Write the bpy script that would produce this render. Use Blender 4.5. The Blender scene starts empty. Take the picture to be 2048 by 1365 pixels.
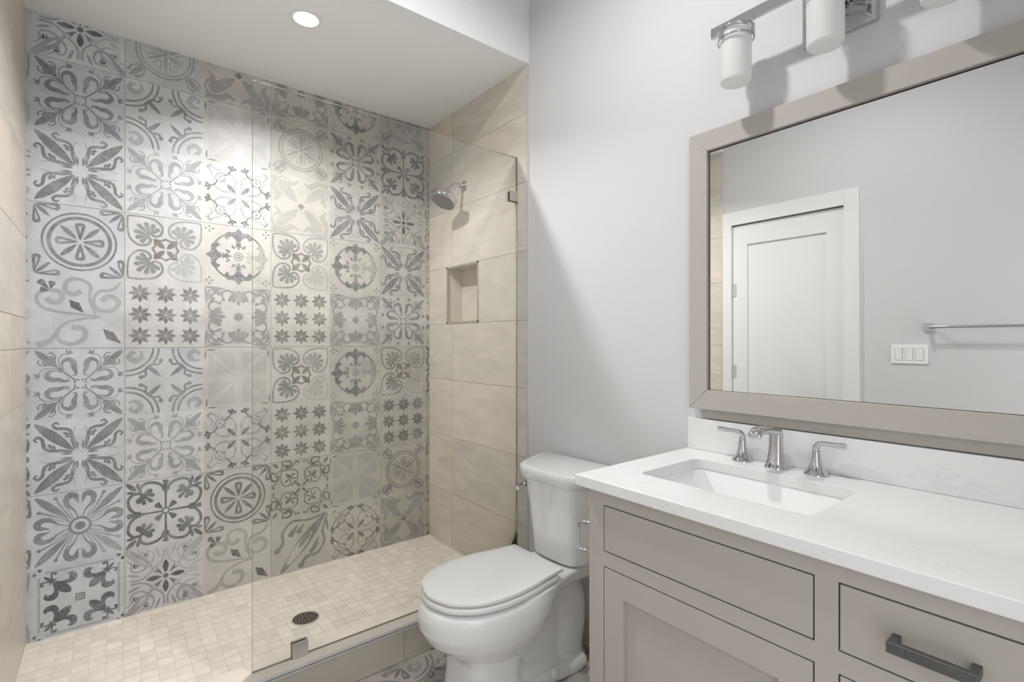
import bpy, bmesh, math, random
from math import sin, cos, pi, radians, hypot, atan2
from mathutils import Vector, Matrix
random.seed(7)
S = bpy.context.scene
C = S.collection

# ------------------------------------------------------------------ camera, world, exposure, lights
H = 1.29                       # camera height; camera stands over the origin
XR, XP = 1.570, 1.580          # face of the shower tile / face of the painted right wall
XL, XQ = -0.269, -0.279        # face of the left shower tile / face of the painted left wall
YB = 2.800                     # face of the patterned back wall
YT = 1.844                     # where the shower tile starts
ZC = 3.05                      # room ceiling
ZS = 2.631                     # shower soffit
ZP, ZK = 0.068, 0.134          # shower pan, curb top
YF = -0.32                     # wall behind the camera

cd = bpy.data.cameras.new('camera')
cam = bpy.data.objects.new('camera', cd)
C.objects.link(cam)
cd.sensor_width = 36.0
cd.lens = 36.0 * 1003.0 / 2048.0
cd.clip_start = 0.02
cam.location = (0, 0, H)
cam.rotation_euler = (pi / 2, 0, -0.6743)
S.camera = cam
S.view_settings.view_transform = 'Standard'
S.view_settings.look = 'None'
S.view_settings.gamma = 1.0
S.view_settings.use_curve_mapping = False
S.view_settings.exposure = 0.24

w = bpy.data.worlds.new('world')
S.world = w
w.use_nodes = True
w.node_tree.nodes['Background'].inputs['Color'].default_value = (1, 1, 1, 1)
w.node_tree.nodes['Background'].inputs['Strength'].default_value = 1.75   # soft fill light, let in by an unseen doorway added behind the camera

LIGHTS = [('downlight_lamp', (0.632, 2.16, ZS - 0.012), 0.088, 15.0, (1.0, 0.99, 0.99), 141),
          ('downlight_lamp', (0.740, 1.02, ZC - 0.012), 0.100, 12.3, (1.0, 0.995, 0.985), 160)]
for n, loc, sz, pw, col, spr in LIGHTS:
    ld = bpy.data.lights.new(n, 'AREA')
    ld.shape = 'DISK'
    ld.size = sz
    ld.spread = radians(spr)
    ld.energy = pw
    ld.color = col
    lo = bpy.data.objects.new(n, ld)
    lo.location = loc
    C.objects.link(lo)

# sampling guide for the fill light from the added doorway behind the camera
DX0, DX1, DH = -0.26, 0.66, 2.08
ld = bpy.data.lights.new('doorway_fill', 'AREA')
ld.shape = 'RECTANGLE'
ld.size, ld.size_y = DX1 - DX0, DH
ld.cycles.is_portal = True
lo = bpy.data.objects.new('doorway_fill', ld)
lo.location = ((DX0 + DX1) / 2, YF - 0.10, DH / 2)
lo.rotation_euler = (pi / 2, 0, 0)
C.objects.link(lo)

# ------------------------------------------------------------------ helpers
def mesh_obj(name, verts, faces, mat, parent=None, smooth=None, bevel=0, seg=2, mats=None):
    me = bpy.data.meshes.new(name)
    me.from_pydata([tuple(v) for v in verts], [], faces)
    me.validate()
    for m in ([mat] if not isinstance(mat, (list, tuple)) else mat):
        me.materials.append(m)
    if mats:
        me.polygons.foreach_set('material_index', mats[:len(me.polygons)])
    o = bpy.data.objects.new(name, me)
    C.objects.link(o)
    if smooth is not None:
        me.shade_smooth()
        me.set_sharp_from_angle(angle=radians(smooth))
    if bevel:
        b = o.modifiers.new('bevel', 'BEVEL')
        b.width = bevel
        b.segments = seg
        b.limit_method = 'ANGLE'
        b.angle_limit = radians(35)
        me.shade_smooth()
        me.set_sharp_from_angle(angle=radians(30 if smooth is None else smooth))
        b.harden_normals = True
    if parent:
        o.parent = parent
        o.matrix_parent_inverse = parent.matrix_basis.inverted()
    return o

class MB:
    def __init__(s):
        s.v, s.f, s.m = [], [], []
    def add(s, v, f, m=0):
        b = len(s.v)
        s.v += [tuple(p) for p in v]
        s.f += [tuple(b + i for i in q) for q in f]
        s.m += [m] * len(f)
        return s
    def box(s, x0, x1, y0, y1, z0, z1, m=0):
        v = [(x, y, z) for x in (x0, x1) for y in (y0, y1) for z in (z0, z1)]
        return s.add(v, [(0, 1, 3, 2), (4, 6, 7, 5), (0, 4, 5, 1), (2, 3, 7, 6), (0, 2, 6, 4), (1, 5, 7, 3)], m)
    def prism(s, pts, z0, z1, m=0):
        n = len(pts)
        v = [(x, y, z0) for x, y in pts] + [(x, y, z1) for x, y in pts]
        f = [tuple(range(n - 1, -1, -1)), tuple(range(n, 2 * n))]
        f += [(i, (i + 1) % n, n + (i + 1) % n, n + i) for i in range(n)]
        return s.add(v, f, m)
    def loft(s, rings, m=0, cap0=True, cap1=True, closed=True):
        n = len(rings[0])
        v = [p for r in rings for p in r]
        f = []
        for k in range(len(rings) - 1):
            for i in range(n if closed else n - 1):
                j = (i + 1) % n
                f.append((k * n + i, k * n + j, (k + 1) * n + j, (k + 1) * n + i))
        if cap0: f.append(tuple(range(n - 1, -1, -1)))
        if cap1: f.append(tuple((len(rings) - 1) * n + i for i in range(n)))
        return s.add(v, f, m)
    def tube(s, pts, r, n=14, m=0, cap=True, flat=1.0):
        pts = [Vector(p) for p in pts]
        rs = r if isinstance(r, (list, tuple)) else [r] * len(pts)
        rings = []
        up = None
        for i, p in enumerate(pts):
            t = (pts[min(i + 1, len(pts) - 1)] - pts[max(i - 1, 0)]).normalized()
            if up is None:
                up = Vector((0, 0, 1)) if abs(t.z) < 0.9 else Vector((0, 1, 0))
            a = t.cross(up).normalized()
            b = a.cross(t).normalized()
            up = b
            rings.append([p + (a * cos(2 * pi * k / n) + b * sin(2 * pi * k / n) * flat) * rs[i] for k in range(n)])
        return s.loft(rings, m, cap, cap)
    def lathe(s, prof, org, axis=(0, 0, 1), n=40, m=0, cap=True):
        ax = Vector(axis).normalized()
        a = ax.orthogonal().normalized()
        b = ax.cross(a)
        o = Vector(org)
        rings = [[o + ax * h + (a * cos(2 * pi * k / n) + b * sin(2 * pi * k / n)) * max(r, 1e-4) for k in range(n)] for r, h in prof]
        return s.loft(rings, m, cap, cap)
    def torus(s, org, R, r, axis=(0, 0, 1), n=40, k=10, m=0):
        ax = Vector(axis).normalized()
        a = ax.orthogonal().normalized()
        b = ax.cross(a)
        o = Vector(org)
        v, f = [], []
        for i in range(n):
            d = a * cos(2 * pi * i / n) + b * sin(2 * pi * i / n)
            for j in range(k):
                v.append(o + d * (R + r * cos(2 * pi * j / k)) + ax * r * sin(2 * pi * j / k))
        for i in range(n):
            for j in range(k):
                f.append((i * k + j, ((i + 1) % n) * k + j, ((i + 1) % n) * k + (j + 1) % k, i * k + (j + 1) % k))
        return s.add(v, f, m)
    def build(s, name, mat, parent=None, **k):
        return mesh_obj(name, s.v, s.f, mat, parent, mats=s.m if isinstance(mat, (list, tuple)) else None, **k)

def smooth_path(P, n=8):
    P = [Vector(p) for p in P]
    out = []
    for i in range(len(P) - 1):
        a, b, c, d = P[max(i - 1, 0)], P[i], P[i + 1], P[min(i + 2, len(P) - 1)]
        for k in range(n):
            t = k / n
            out.append(0.5 * ((2 * b) + (c - a) * t + (2 * a - 5 * b + 4 * c - d) * t * t + (3 * b - a - 3 * c + d) * t ** 3))
    out.append(P[-1])
    return out

def tag(o, label, cat, group=None):
    o['label'] = label
    o['category'] = cat
    if group: o['group'] = group
    return o
def thing(name, label, cat, loc, group=None):
    e = bpy.data.objects.new(name, None)
    e.empty_display_size = 0.05
    e.location = loc
    C.objects.link(e)
    return tag(e, label, cat, group)
def struct(o, label=None):
    o['kind'] = 'structure'
    if label: o['label'] = label
    return o

# ------------------------------------------------------------------ materials
def mat(name, col, rough=0.5, metal=0.0, spec=0.5, coat=0.0, vary=0.0, scale=30.0, bump=0.0, stretch=(1, 1, 1)):
    m = bpy.data.materials.new(name)
    m.use_nodes = True
    nt = m.node_tree
    b = nt.nodes['Principled BSDF']
    b.inputs['Roughness'].default_value = rough
    b.inputs['Metallic'].default_value = metal
    b.inputs['Specular IOR Level'].default_value = spec
    b.inputs['Coat Weight'].default_value = coat
    b.inputs['Base Color'].default_value = (*col, 1)
    if vary or bump:
        tc = nt.nodes.new('ShaderNodeTexCoord')
        mp = nt.nodes.new('ShaderNodeMapping')
        mp.inputs['Scale'].default_value = stretch
        nz = nt.nodes.new('ShaderNodeTexNoise')
        nz.inputs['Scale'].default_value = scale
        nz.inputs['Detail'].default_value = 6
        nt.links.new(tc.outputs['Object'], mp.inputs['Vector'])
        nt.links.new(mp.outputs['Vector'], nz.inputs['Vector'])
        if vary:
            mx = nt.nodes.new('ShaderNodeMix')
            mx.data_type = 'RGBA'
            mx.inputs['A'].default_value = (*[c * (1 - vary) for c in col], 1)
            mx.inputs['B'].default_value = (*[min(1, c * (1 + vary)) for c in col], 1)
            nt.links.new(nz.outputs['Fac'], mx.inputs['Factor'])
            nt.links.new(mx.outputs['Result'], b.inputs['Base Color'])
        if bump:
            bp = nt.nodes.new('ShaderNodeBump')
            bp.inputs['Strength'].default_value = bump
            bp.inputs['Distance'].default_value = 0.001
            nt.links.new(nz.outputs['Fac'], bp.inputs['Height'])
            nt.links.new(bp.outputs['Normal'], b.inputs['Normal'])
    return m

M = {}
M['paint'] = mat('wall_paint', (0.675, 0.678, 0.680), 0.6, vary=0.01, scale=120, bump=0.05)
M['ceil'] = mat('ceiling_paint', (0.90, 0.905, 0.905), 0.8, vary=0.01, scale=90)
M['trimwhite'] = mat('white_semigloss', (0.84, 0.84, 0.83), 0.35, vary=0.01, scale=60)
M['taupe'] = mat('taupe_paint', (0.485, 0.447, 0.414), 0.38, vary=0.02, scale=25)
M['dark'] = mat('gap_shade_black', (0.015, 0.012, 0.010), 0.9, vary=0.1)  # near-black standing for the shade in drawer gaps and round the mirror glass
M['chrome'] = mat('chrome', (0.62, 0.62, 0.63), 0.05, 1.0, vary=0.02)
M['nickel'] = mat('brushed_nickel', (0.62, 0.595, 0.56), 0.36, 0.75, vary=0.05, scale=60, stretch=(1, 1, 12))
M['iron'] = mat('dark_pewter', (0.16, 0.165, 0.16), 0.42, 0.85, vary=0.25, scale=120, bump=0.15)
M['steel'] = mat('satin_steel_trim', (0.66, 0.66, 0.65), 0.42, 0.35, vary=0.03)
M['porcelain'] = mat('porcelain', (0.91, 0.915, 0.91), 0.12, coat=0.4, vary=0.005)
M['plastic'] = mat('white_plastic', (0.91, 0.91, 0.905), 0.25, vary=0.005)
M['showerface'] = mat('grey_nozzle_plate', (0.28, 0.27, 0.25), 0.5, 0.3, vary=0.15, scale=300)
M['draindark'] = mat('drain_bronze', (0.10, 0.075, 0.06), 0.35, 0.8, vary=0.2, scale=200)
M['grout'] = mat('beige_grout', (0.36, 0.32, 0.265), 0.9, vary=0.08, scale=200)
M['groutgrey'] = mat('grey_grout', (0.36, 0.35, 0.33), 0.9, vary=0.08, scale=200)

def m_attr_tile(name, base, rough, streak):
    m = bpy.data.materials.new(name)
    m.use_nodes = True
    nt = m.node_tree
    N, L = nt.nodes.new, nt.links.new
    b = nt.nodes['Principled BSDF']
    b.inputs['Roughness'].default_value = rough
    at = N('ShaderNodeAttribute'); at.attribute_name = 'tint'
    tc = N('ShaderNodeTexCoord')
    mp = N('ShaderNodeMapping'); mp.inputs['Scale'].default_value = streak
    L(tc.outputs['Object'], mp.inputs['Vector'])
    ad = N('ShaderNodeVectorMath'); ad.operation = 'ADD'
    sc = N('ShaderNodeVectorMath'); sc.operation = 'SCALE'; sc.inputs['Scale'].default_value = 40
    L(at.outputs['Color'], sc.inputs[0])
    L(mp.outputs['Vector'], ad.inputs[0]); L(sc.outputs['Vector'], ad.inputs[1])
    nz = N('ShaderNodeTexNoise'); nz.inputs['Scale'].default_value = 3.0; nz.inputs['Detail'].default_value = 8
    nz.inputs['Distortion'].default_value = 0.6
    L(ad.outputs['Vector'], nz.inputs['Vector'])
    mr = N('ShaderNodeMapRange')
    mr.inputs['From Min'].default_value = 0.3; mr.inputs['From Max'].default_value = 0.7
    mr.inputs['To Min'].default_value = 0.90; mr.inputs['To Max'].default_value = 1.08
    L(nz.outputs['Fac'], mr.inputs['Value'])
    mu = N('ShaderNodeVectorMath'); mu.operation = 'SCALE'
    L(at.outputs['Color'], mu.inputs[0]); L(mr.outputs['Result'], mu.inputs['Scale'])
    L(mu.outputs['Vector'], b.inputs['Base Color'])
    return m
BEIGE = (0.685, 0.632, 0.548)
M['tile'] = m_attr_tile('beige_porcelain_tile', BEIGE, 0.34, (1.5, 1.5, 5))
M['mosaic'] = m_attr_tile('beige_mosaic', BEIGE, 0.5, (3, 3, 3))

def m_pattern():
    # patterned encaustic look: tile tint, cloudy mottling, ink colour (rgb) and ink strength (alpha) held per face corner
    m = bpy.data.materials.new('patterned_tile')
    m.use_nodes = True
    nt = m.node_tree
    N, L = nt.nodes.new, nt.links.new
    b = nt.nodes['Principled BSDF']
    b.inputs['Roughness'].default_value = 0.5
    tint = N('ShaderNodeAttribute'); tint.attribute_name = 'tint'
    ink = N('ShaderNodeAttribute'); ink.attribute_name = 'ink'
    tc = N('ShaderNodeTexCoord')
    def noise(scale, detail, rough=0.6):
        z = N('ShaderNodeTexNoise')
        z.inputs['Scale'].default_value = scale; z.inputs['Detail'].default_value = detail; z.inputs['Roughness'].default_value = rough
        L(tc.outputs['Object'], z.inputs['Vector'])
        return z.outputs['Fac']
    def rng(v, a, c, lo, hi):
        r = N('ShaderNodeMapRange')
        for k, x in zip(('From Min', 'From Max', 'To Min', 'To Max'), (a, c, lo, hi)): r.inputs[k].default_value = x
        L(v, r.inputs['Value'])
        return r.outputs['Result']
    cloud = rng(noise(9, 6), 0.3, 0.7, 0.86, 1.10)
    fine = rng(noise(110, 5, 0.7), 0.3, 0.7, 0.93, 1.06)
    mm = N('ShaderNodeMath'); mm.operation = 'MULTIPLY'
    L(cloud, mm.inputs[0]); L(fine, mm.inputs[1])
    mu = N('ShaderNodeVectorMath'); mu.operation = 'SCALE'
    L(tint.outputs['Color'], mu.inputs[0]); L(mm.outputs[0], mu.inputs['Scale'])
    wear1 = rng(noise(160, 6, 0.75), 0.36, 0.56, 0.66, 1.0)
    wear2 = rng(noise(14, 4), 0.33, 0.55, 0.66, 1.0)
    a1 = N('ShaderNodeMath'); a1.operation = 'MULTIPLY'; L(wear1, a1.inputs[0]); L(wear2, a1.inputs[1])
    a2 = N('ShaderNodeMath'); a2.operation = 'MULTIPLY'; L(a1.outputs[0], a2.inputs[0]); L(ink.outputs['Alpha'], a2.inputs[1])
    mx = N('ShaderNodeMix'); mx.data_type = 'RGBA'
    L(a2.outputs[0], mx.inputs['Factor']); L(mu.outputs['Vector'], mx.inputs['A']); L(ink.outputs['Color'], mx.inputs['B'])
    L(mx.outputs['Result'], b.inputs['Base Color'])
    return m
M['pattern'] = m_pattern()

def m_quartz():
    m = bpy.data.materials.new('white_quartz')
    m.use_nodes = True
    nt = m.node_tree
    N, L = nt.nodes.new, nt.links.new
    b = nt.nodes['Principled BSDF']
    b.inputs['Roughness'].default_value = 0.16
    tc = N('ShaderNodeTexCoord')
    mp = N('ShaderNodeMapping'); mp.inputs['Scale'].default_value = (2.2, 0.9, 1.6); mp.inputs['Rotation'].default_value = (0, 0, 0.3)
    L(tc.outputs['Object'], mp.inputs['Vector'])
    n1 = N('ShaderNodeTexNoise'); n1.inputs['Scale'].default_value = 26; n1.inputs['Detail'].default_value = 10; n1.inputs['Distortion'].default_value = 1.4
    n2 = N('ShaderNodeTexNoise'); n2.inputs['Scale'].default_value = 9; n2.inputs['Detail'].default_value = 3
    L(mp.outputs['Vector'], n1.inputs['Vector']); L(mp.outputs['Vector'], n2.inputs['Vector'])
    cr = N('ShaderNodeValToRGB')
    e = cr.color_ramp.elements
    e[0].position = 0.44; e[0].color = (0.82, 0.82, 0.815, 1)
    e[1].position = 0.56; e[1].color = (0.82, 0.82, 0.815, 1)
    k = e.new(0.50); k.color = (0.74, 0.74, 0.735, 1)
    L(n1.outputs['Fac'], cr.inputs['Fac'])
    mr = N('ShaderNodeMapRange'); mr.inputs['From Min'].default_value = 0.48; mr.inputs['From Max'].default_value = 0.68
    L(n2.outputs['Fac'], mr.inputs['Value'])
    mx = N('ShaderNodeMix'); mx.data_type = 'RGBA'
    mx.inputs['A'].default_value = (0.82, 0.82, 0.815, 1)
    L(mr.outputs['Result'], mx.inputs['Factor']); L(cr.outputs['Color'], mx.inputs['B'])
    L(mx.outputs['Result'], b.inputs['Base Color'])
    return m
M['quartz'] = m_quartz()

def m_glass(name, tintc, ior, diff=0.0, dcol=(0.3, 0.3, 0.27)):
    m = bpy.data.materials.new(name)
    m.use_nodes = True
    nt = m.node_tree
    N, L = nt.nodes.new, nt.links.new
    out = nt.nodes['Material Output']
    nt.nodes.remove(nt.nodes['Principled BSDF'])
    tr = N('ShaderNodeBsdfTransparent'); tr.inputs['Color'].default_value = (*tintc, 1)
    gl = N('ShaderNodeBsdfGlossy'); gl.inputs['Roughness'].default_value = 0.0
    fr = N('ShaderNodeFresnel'); fr.inputs['IOR'].default_value = ior
    ms = N('ShaderNodeMixShader')
    L(fr.outputs['Fac'], ms.inputs['Fac']); L(tr.outputs[0], ms.inputs[1]); L(gl.outputs[0], ms.inputs[2])
    res = ms
    if diff:
        df = N('ShaderNodeBsdfDiffuse'); df.inputs['Color'].default_value = (*dcol, 1)
        m2 = N('ShaderNodeMixShader'); m2.inputs['Fac'].default_value = diff
        L(ms.outputs[0], m2.inputs[1]); L(df.outputs[0], m2.inputs[2])
        res = m2
    L(res.outputs[0], out.inputs['Surface'])
    return m
M['glass'] = m_glass('shower_glass', (0.975, 0.98, 0.97), 1.45)
M['glassedge'] = m_glass('glass_edge', (0.55, 0.56, 0.50), 1.45, 0.5, (0.32, 0.31, 0.27))
M['mirror'] = mat('mirror_silver', (0.90, 0.91, 0.90), 0.0, 1.0, vary=0.002)

def m_opal():
    m = mat('frosted_white_glass', (0.95, 0.95, 0.945), 0.35)
    nt = m.node_tree
    b = nt.nodes['Principled BSDF']
    tl = nt.nodes.new('ShaderNodeBsdfTranslucent'); tl.inputs['Color'].default_value = (0.97, 0.97, 0.965, 1)
    ms = nt.nodes.new('ShaderNodeMixShader'); ms.inputs['Fac'].default_value = 0.35
    nt.links.new(b.outputs[0], ms.inputs[1]); nt.links.new(tl.outputs[0], ms.inputs[2])
    nt.links.new(ms.outputs[0], nt.nodes['Material Output'].inputs['Surface'])
    return m
M['opal'] = m_opal()
def m_emit(name, col, st):
    m = mat(name, col, 0.5)
    b = m.node_tree.nodes['Principled BSDF']
    b.inputs['Emission Color'].default_value = (*col, 1)
    b.inputs['Emission Strength'].default_value = st
    return m
M['lens'] = m_emit('lit_lens', (1, 0.99, 0.97), 12.0)

# ------------------------------------------------------------------ tiles with a tint per tile
def tile_mesh(name, boxes, tints, material, groutm, back, bevel=0.0006):
    """boxes: tile slabs; back: grout slabs behind them; one mesh."""
    mb = MB()
    cols = []
    for q, t in zip(boxes, tints):
        mb.box(*q, m=0); cols += [t] * 6
    for q in back:
        mb.box(*q, m=1); cols += [(0.5, 0.5, 0.5)] * 6
    o = mb.build(name, [material, groutm])
    me = o.data
    a = me.attributes.new('tint', 'FLOAT_COLOR', 'FACE')
    a.data.foreach_set('color', [x for c in cols for x in (*c, 1.0)])
    return o
def beige(v=0.05):
    k = 1 + random.uniform(-v, v)
    r = random.uniform(-0.012, 0.012)
    return (BEIGE[0] * k + r, BEIGE[1] * k, BEIGE[2] * k - r)

# ------------------------------------------------------------------ pattern drawing (unit square -1..1)
GREY = (0.135, 0.138, 0.145)
DARK = (0.060, 0.062, 0.068)
BLUE = (0.170, 0.180, 0.200)
BROWN = (0.150, 0.125, 0.108)
class Pat:
    def __init__(s):
        s.shapes = []
        s.ink, s.col = 0.8, GREY
        s.lv = 0
    def put(s, V, F):
        s.shapes.append((V, F, s.ink, s.col, s.lv))
    def ribbon(s, P, w, n=7, smooth=True):
        P = [(p[0], p[1], 0) for p in P]
        Q = smooth_path(P, n) if smooth and len(P) > 2 else smooth_path(P, 10)
        N = len(Q)
        V, F = [], []
        for i, p in enumerate(Q):
            t = Q[min(i + 1, N - 1)] - Q[max(i - 1, 0)]
            l = hypot(t.x, t.y) or 1
            u = i / (N - 1)
            ww = w(u) if callable(w) else w
            nx, ny = -t.y / l * ww, t.x / l * ww
            V += [(p.x + nx, p.y + ny), (p.x - nx, p.y - ny)]
            if i: F.append((2 * i - 2, 2 * i - 1, 2 * i + 1, 2 * i))
        s.put(V, F)
    def leaf(s, a, b, w, k=1.0, bend=0.0):
        m = ((a[0] + b[0]) / 2 - (b[1] - a[1]) * bend, (a[1] + b[1]) / 2 + (b[0] - a[0]) * bend)
        s.ribbon([a, m, b], lambda u: w * max(sin(pi * u ** k), 0.0) + 0.001)
    def drop(s, a, b, w, bend=0.0):         # pointed at a, round at b
        m = ((a[0] + b[0]) / 2 - (b[1] - a[1]) * bend, (a[1] + b[1]) / 2 + (b[0] - a[0]) * bend)
        s.ribbon([a, m, b], lambda u: w * (u ** 0.9) * max(1 - ((u - 0.68) / 0.32) ** 2 if u > 0.68 else 1, 0) ** 0.5 / 0.8 + 0.001)
    def ring(s, c, r, w, a0=0, a1=360, n=56):
        n = max(6, int(n * abs(a1 - a0) / 360))
        V, F = [], []
        for i in range(n + 1):
            t = radians(a0 + (a1 - a0) * i / n)
            V += [(c[0] + cos(t) * (r - w), c[1] + sin(t) * (r - w)), (c[0] + cos(t) * (r + w), c[1] + sin(t) * (r + w))]
            if i: F.append((2 * i - 2, 2 * i - 1, 2 * i + 1, 2 * i))
        s.put(V, F)
    def disc(s, c, r, n=20):
        s.put([(c[0] + cos(2 * pi * i / n) * r, c[1] + sin(2 * pi * i / n) * r) for i in range(n)], [tuple(range(n))])
    def poly(s, P):
        s.put(list(P), [tuple(range(len(P)))])
    def hole(s, fn, *a, **k):
        i, l = s.ink, s.lv
        s.ink, s.lv = 0.0, l + 1
        getattr(s, fn)(*a, **k)
        s.ink, s.lv = i, l
    def curl(s, P, w0, w1, r=None):          # stroke thickening towards its end with a round bulb
        s.ribbon(P, lambda u: w0 + (w1 - w0) * u)
        s.disc(P[-1], (r or w1 * 1.7), 14)
    def spiral(s, c, r0, r1, a0, turns, w0, w1):
        n = int(18 * abs(turns)) + 4
        s.ribbon([(c[0] + cos(a0 + 2 * pi * turns * i / n) * (r0 + (r1 - r0) * i / n), c[1] + sin(a0 + 2 * pi * turns * i / n) * (r0 + (r1 - r0) * i / n)) for i in range(n + 1)],
                 lambda u: w0 + (w1 - w0) * u, n=2)
    def fleur(s, o, ang, L):                  # fleur-de-lis from o in direction ang, length L
        def T(x, y):
            return (o[0] + L * (x * cos(ang) - y * sin(ang)), o[1] + L * (x * sin(ang) + y * cos(ang)))
        s.leaf(T(0.32, 0), T(1.0, 0), 0.14 * L, 1.3)
        s.leaf(T(0, 0), T(0.32, 0), 0.05 * L)
        for g in (1, -1):
            s.ribbon([T(0.34, 0.05 * g), T(0.50, 0.10 * g), T(0.66, 0.22 * g), T(0.70, 0.38 * g), T(0.56, 0.47 * g), T(0.46, 0.40 * g)], lambda u: L * (0.012 + 0.095 * sin(pi * u ** 1.5) ** 1.3))
            s.curl([T(0.30, 0.04 * g), T(0.18, 0.10 * g), T(0.10, 0.20 * g), T(0.18, 0.24 * g)], 0.022 * L, 0.03 * L)
        s.ribbon([T(0.32, -0.13), T(0.32, 0.13)], 0.02 * L)
    def palm(s, o, ang, L, n=5, spread=2.3, w=0.16):
        for i in range(n):
            t = ang + spread * (i / (n - 1) - 0.5)
            l = L * (1 - 0.25 * abs(i / (n - 1) - 0.5) * 2)
            s.drop(o, (o[0] + cos(t) * l, o[1] + sin(t) * l), w * L)
    def sym(s, fn, kind='r4', fade=None):
        base = s.shapes
        s.shapes = []
        fn()
        got = s.shapes
        s.shapes = base
        ops = {'r4': [(1, 0, 0, 1), (0, -1, 1, 0), (-1, 0, 0, -1), (0, 1, -1, 0)],
               'd4': [(1, 0, 0, 1), (0, -1, 1, 0), (-1, 0, 0, -1), (0, 1, -1, 0), (0, 1, 1, 0), (-1, 0, 0, 1), (0, -1, -1, 0), (1, 0, 0, -1)],
               'mx': [(1, 0, 0, 1), (-1, 0, 0, 1)], 'm4': [(1, 0, 0, 1), (-1, 0, 0, 1), (1, 0, 0, -1), (-1, 0, 0, -1)]}[kind]
        for a, b, c, d in ops:
            for V, F, i, col, lv in got:
                W = [(a * x + b * y, c * x + d * y) for x, y in V]
                s.shapes.append((W, F, i, col, lv))
    def fade(s, fn):
        out = []
        for V, F, i, col, lv in s.shapes:
            x = sum(p[0] for p in V) / len(V); y = sum(p[1] for p in V) / len(V)
            out.append((V, F, i * fn(x, y), col, lv))
        s.shapes = out
        return s

def pD(k=0.85):
    p = Pat(); p.ink = k; p.col = (0.15, 0.155, 0.17)
    def a():
        p.ribbon([(.09, .09), (.30, .31), (.56, .57)], lambda u: .020)
        p.leaf((.50, .50), (.95, .95), .080, 1.2)
        p.disc((.045, .115), .030, 10); p.disc((.115, .045), .030, 10); p.disc((.11, .11), .030, 10)
    p.sym(a, 'r4')
    def b():
        p.ribbon([(.17, .27), (.10, .24), (.09, .34), (.13, .46), (.14, .60), (.24, .70), (.37, .63), (.38, .50), (.33, .40)], lambda u: .010 + .055 * sin(pi * u) ** 2.2)
        p.ribbon([(.36, .38), (.44, .52), (.45, .72), (.36, .84), (.26, .85)], .011)
        p.leaf((.27, .84), (.15, .90), .022); p.leaf((.27, .84), (.19, .97), .022); p.leaf((.27, .84), (.29, .98), .022)
        p.ribbon([(.50, .53), (.54, .66), (.52, .78), (.60, .88), (.68, .86)], lambda u: .016)
        p.leaf((.53, .62), (.66, .72), .035); p.leaf((.52, .70), (.65, .80), .032)
    p.sym(b, 'd4')
    return p
def pE(k=0.9):
    p = Pat(); p.ink = k; p.col = (0.15, 0.15, 0.16)
    p.sym(lambda: p.leaf((.12, .12), (.96, .96), .125, 1.1), 'r4')
    def b():
        p.leaf((.062, .15), (.062, .40), .026)
        p.ribbon([(.11, .18), (.115, .42), (.15, .60), (.10, .84)], lambda u: .016 * (1 - .7 * u))
        p.ribbon([(.12, .18), (.17, .40), (.18, .58), (.23, .72), (.36, .77), (.50, .79), (.58, .88), (.51, .95), (.45, .89)], lambda u: .018 + .022 * sin(pi * u))
        p.drop((.18, .58), (.36, .66), .042); p.drop((.18, .52), (.32, .57), .036)
    p.sym(b, 'd4')
    return p
def pF(k=0.88):
    p = Pat(); p.ink = k; p.col = GREY
    p.ring((0, 0), .80, .026); p.ring((0, 0), .665, .045)
    def a():
        p.drop((.04, 0), (.54, 0), .118); p.hole('drop', (.26, 0), (.45, 0), .032)
        p.leaf((.06, .06), (.43, .43), .062, 1.2)
        p.leaf((.95, .95), (.63, .63), .048)
        p.drop((.96, .93), (.90, .42), .095); p.hole('drop', (.93, .74), (.90, .51), .026)
        p.drop((.93, .96), (.42, .90), .088); p.hole('drop', (.74, .93), (.51, .90), .026)
    p.sym(a, 'r4')
    return p
def pG(k=0.62):
    p = Pat(); p.ink = .95; p.col = DARK
    p.disc((0, 0), .075)
    p.sym(lambda: p.leaf((.10, 0), (.50, 0), .075, 1.1), 'r4')
    p.ink = .75
    p.sym(lambda: p.drop((.09, .09), (.24, .24), .055), 'r4')
    p.ink = k; p.col = BLUE
    def b():
        p.ribbon([(.98, .98), (.78, .70), (.58, .48), (.40, .48), (.30, .64), (.34, .82), (.50, .88)], lambda u: .055 * (1 - u) ** 1.6 + .017)
        p.ribbon([(.56, .50), (.34, .34), (.16, .42), (.05, .62), (.05, .86)], lambda u: .018 + .02 * u ** 3)
        p.ribbon([(.44, .58), (.52, .70), (.48, .78), (.62, .88), (.70, .96)], lambda u: .016 + .055 * sin(pi * min(1, u * 1.3)) ** 2)
        p.drop((.34, .24), (.24, .20), .035); p.leaf((.14, .62), (.26, .94), .04)
    p.sym(b, 'd4')
    return p.fade(lambda x, y: 1 if abs(x) < .5 and abs(y) < .5 else (1.05 if x + y < 0 else .62))
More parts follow.
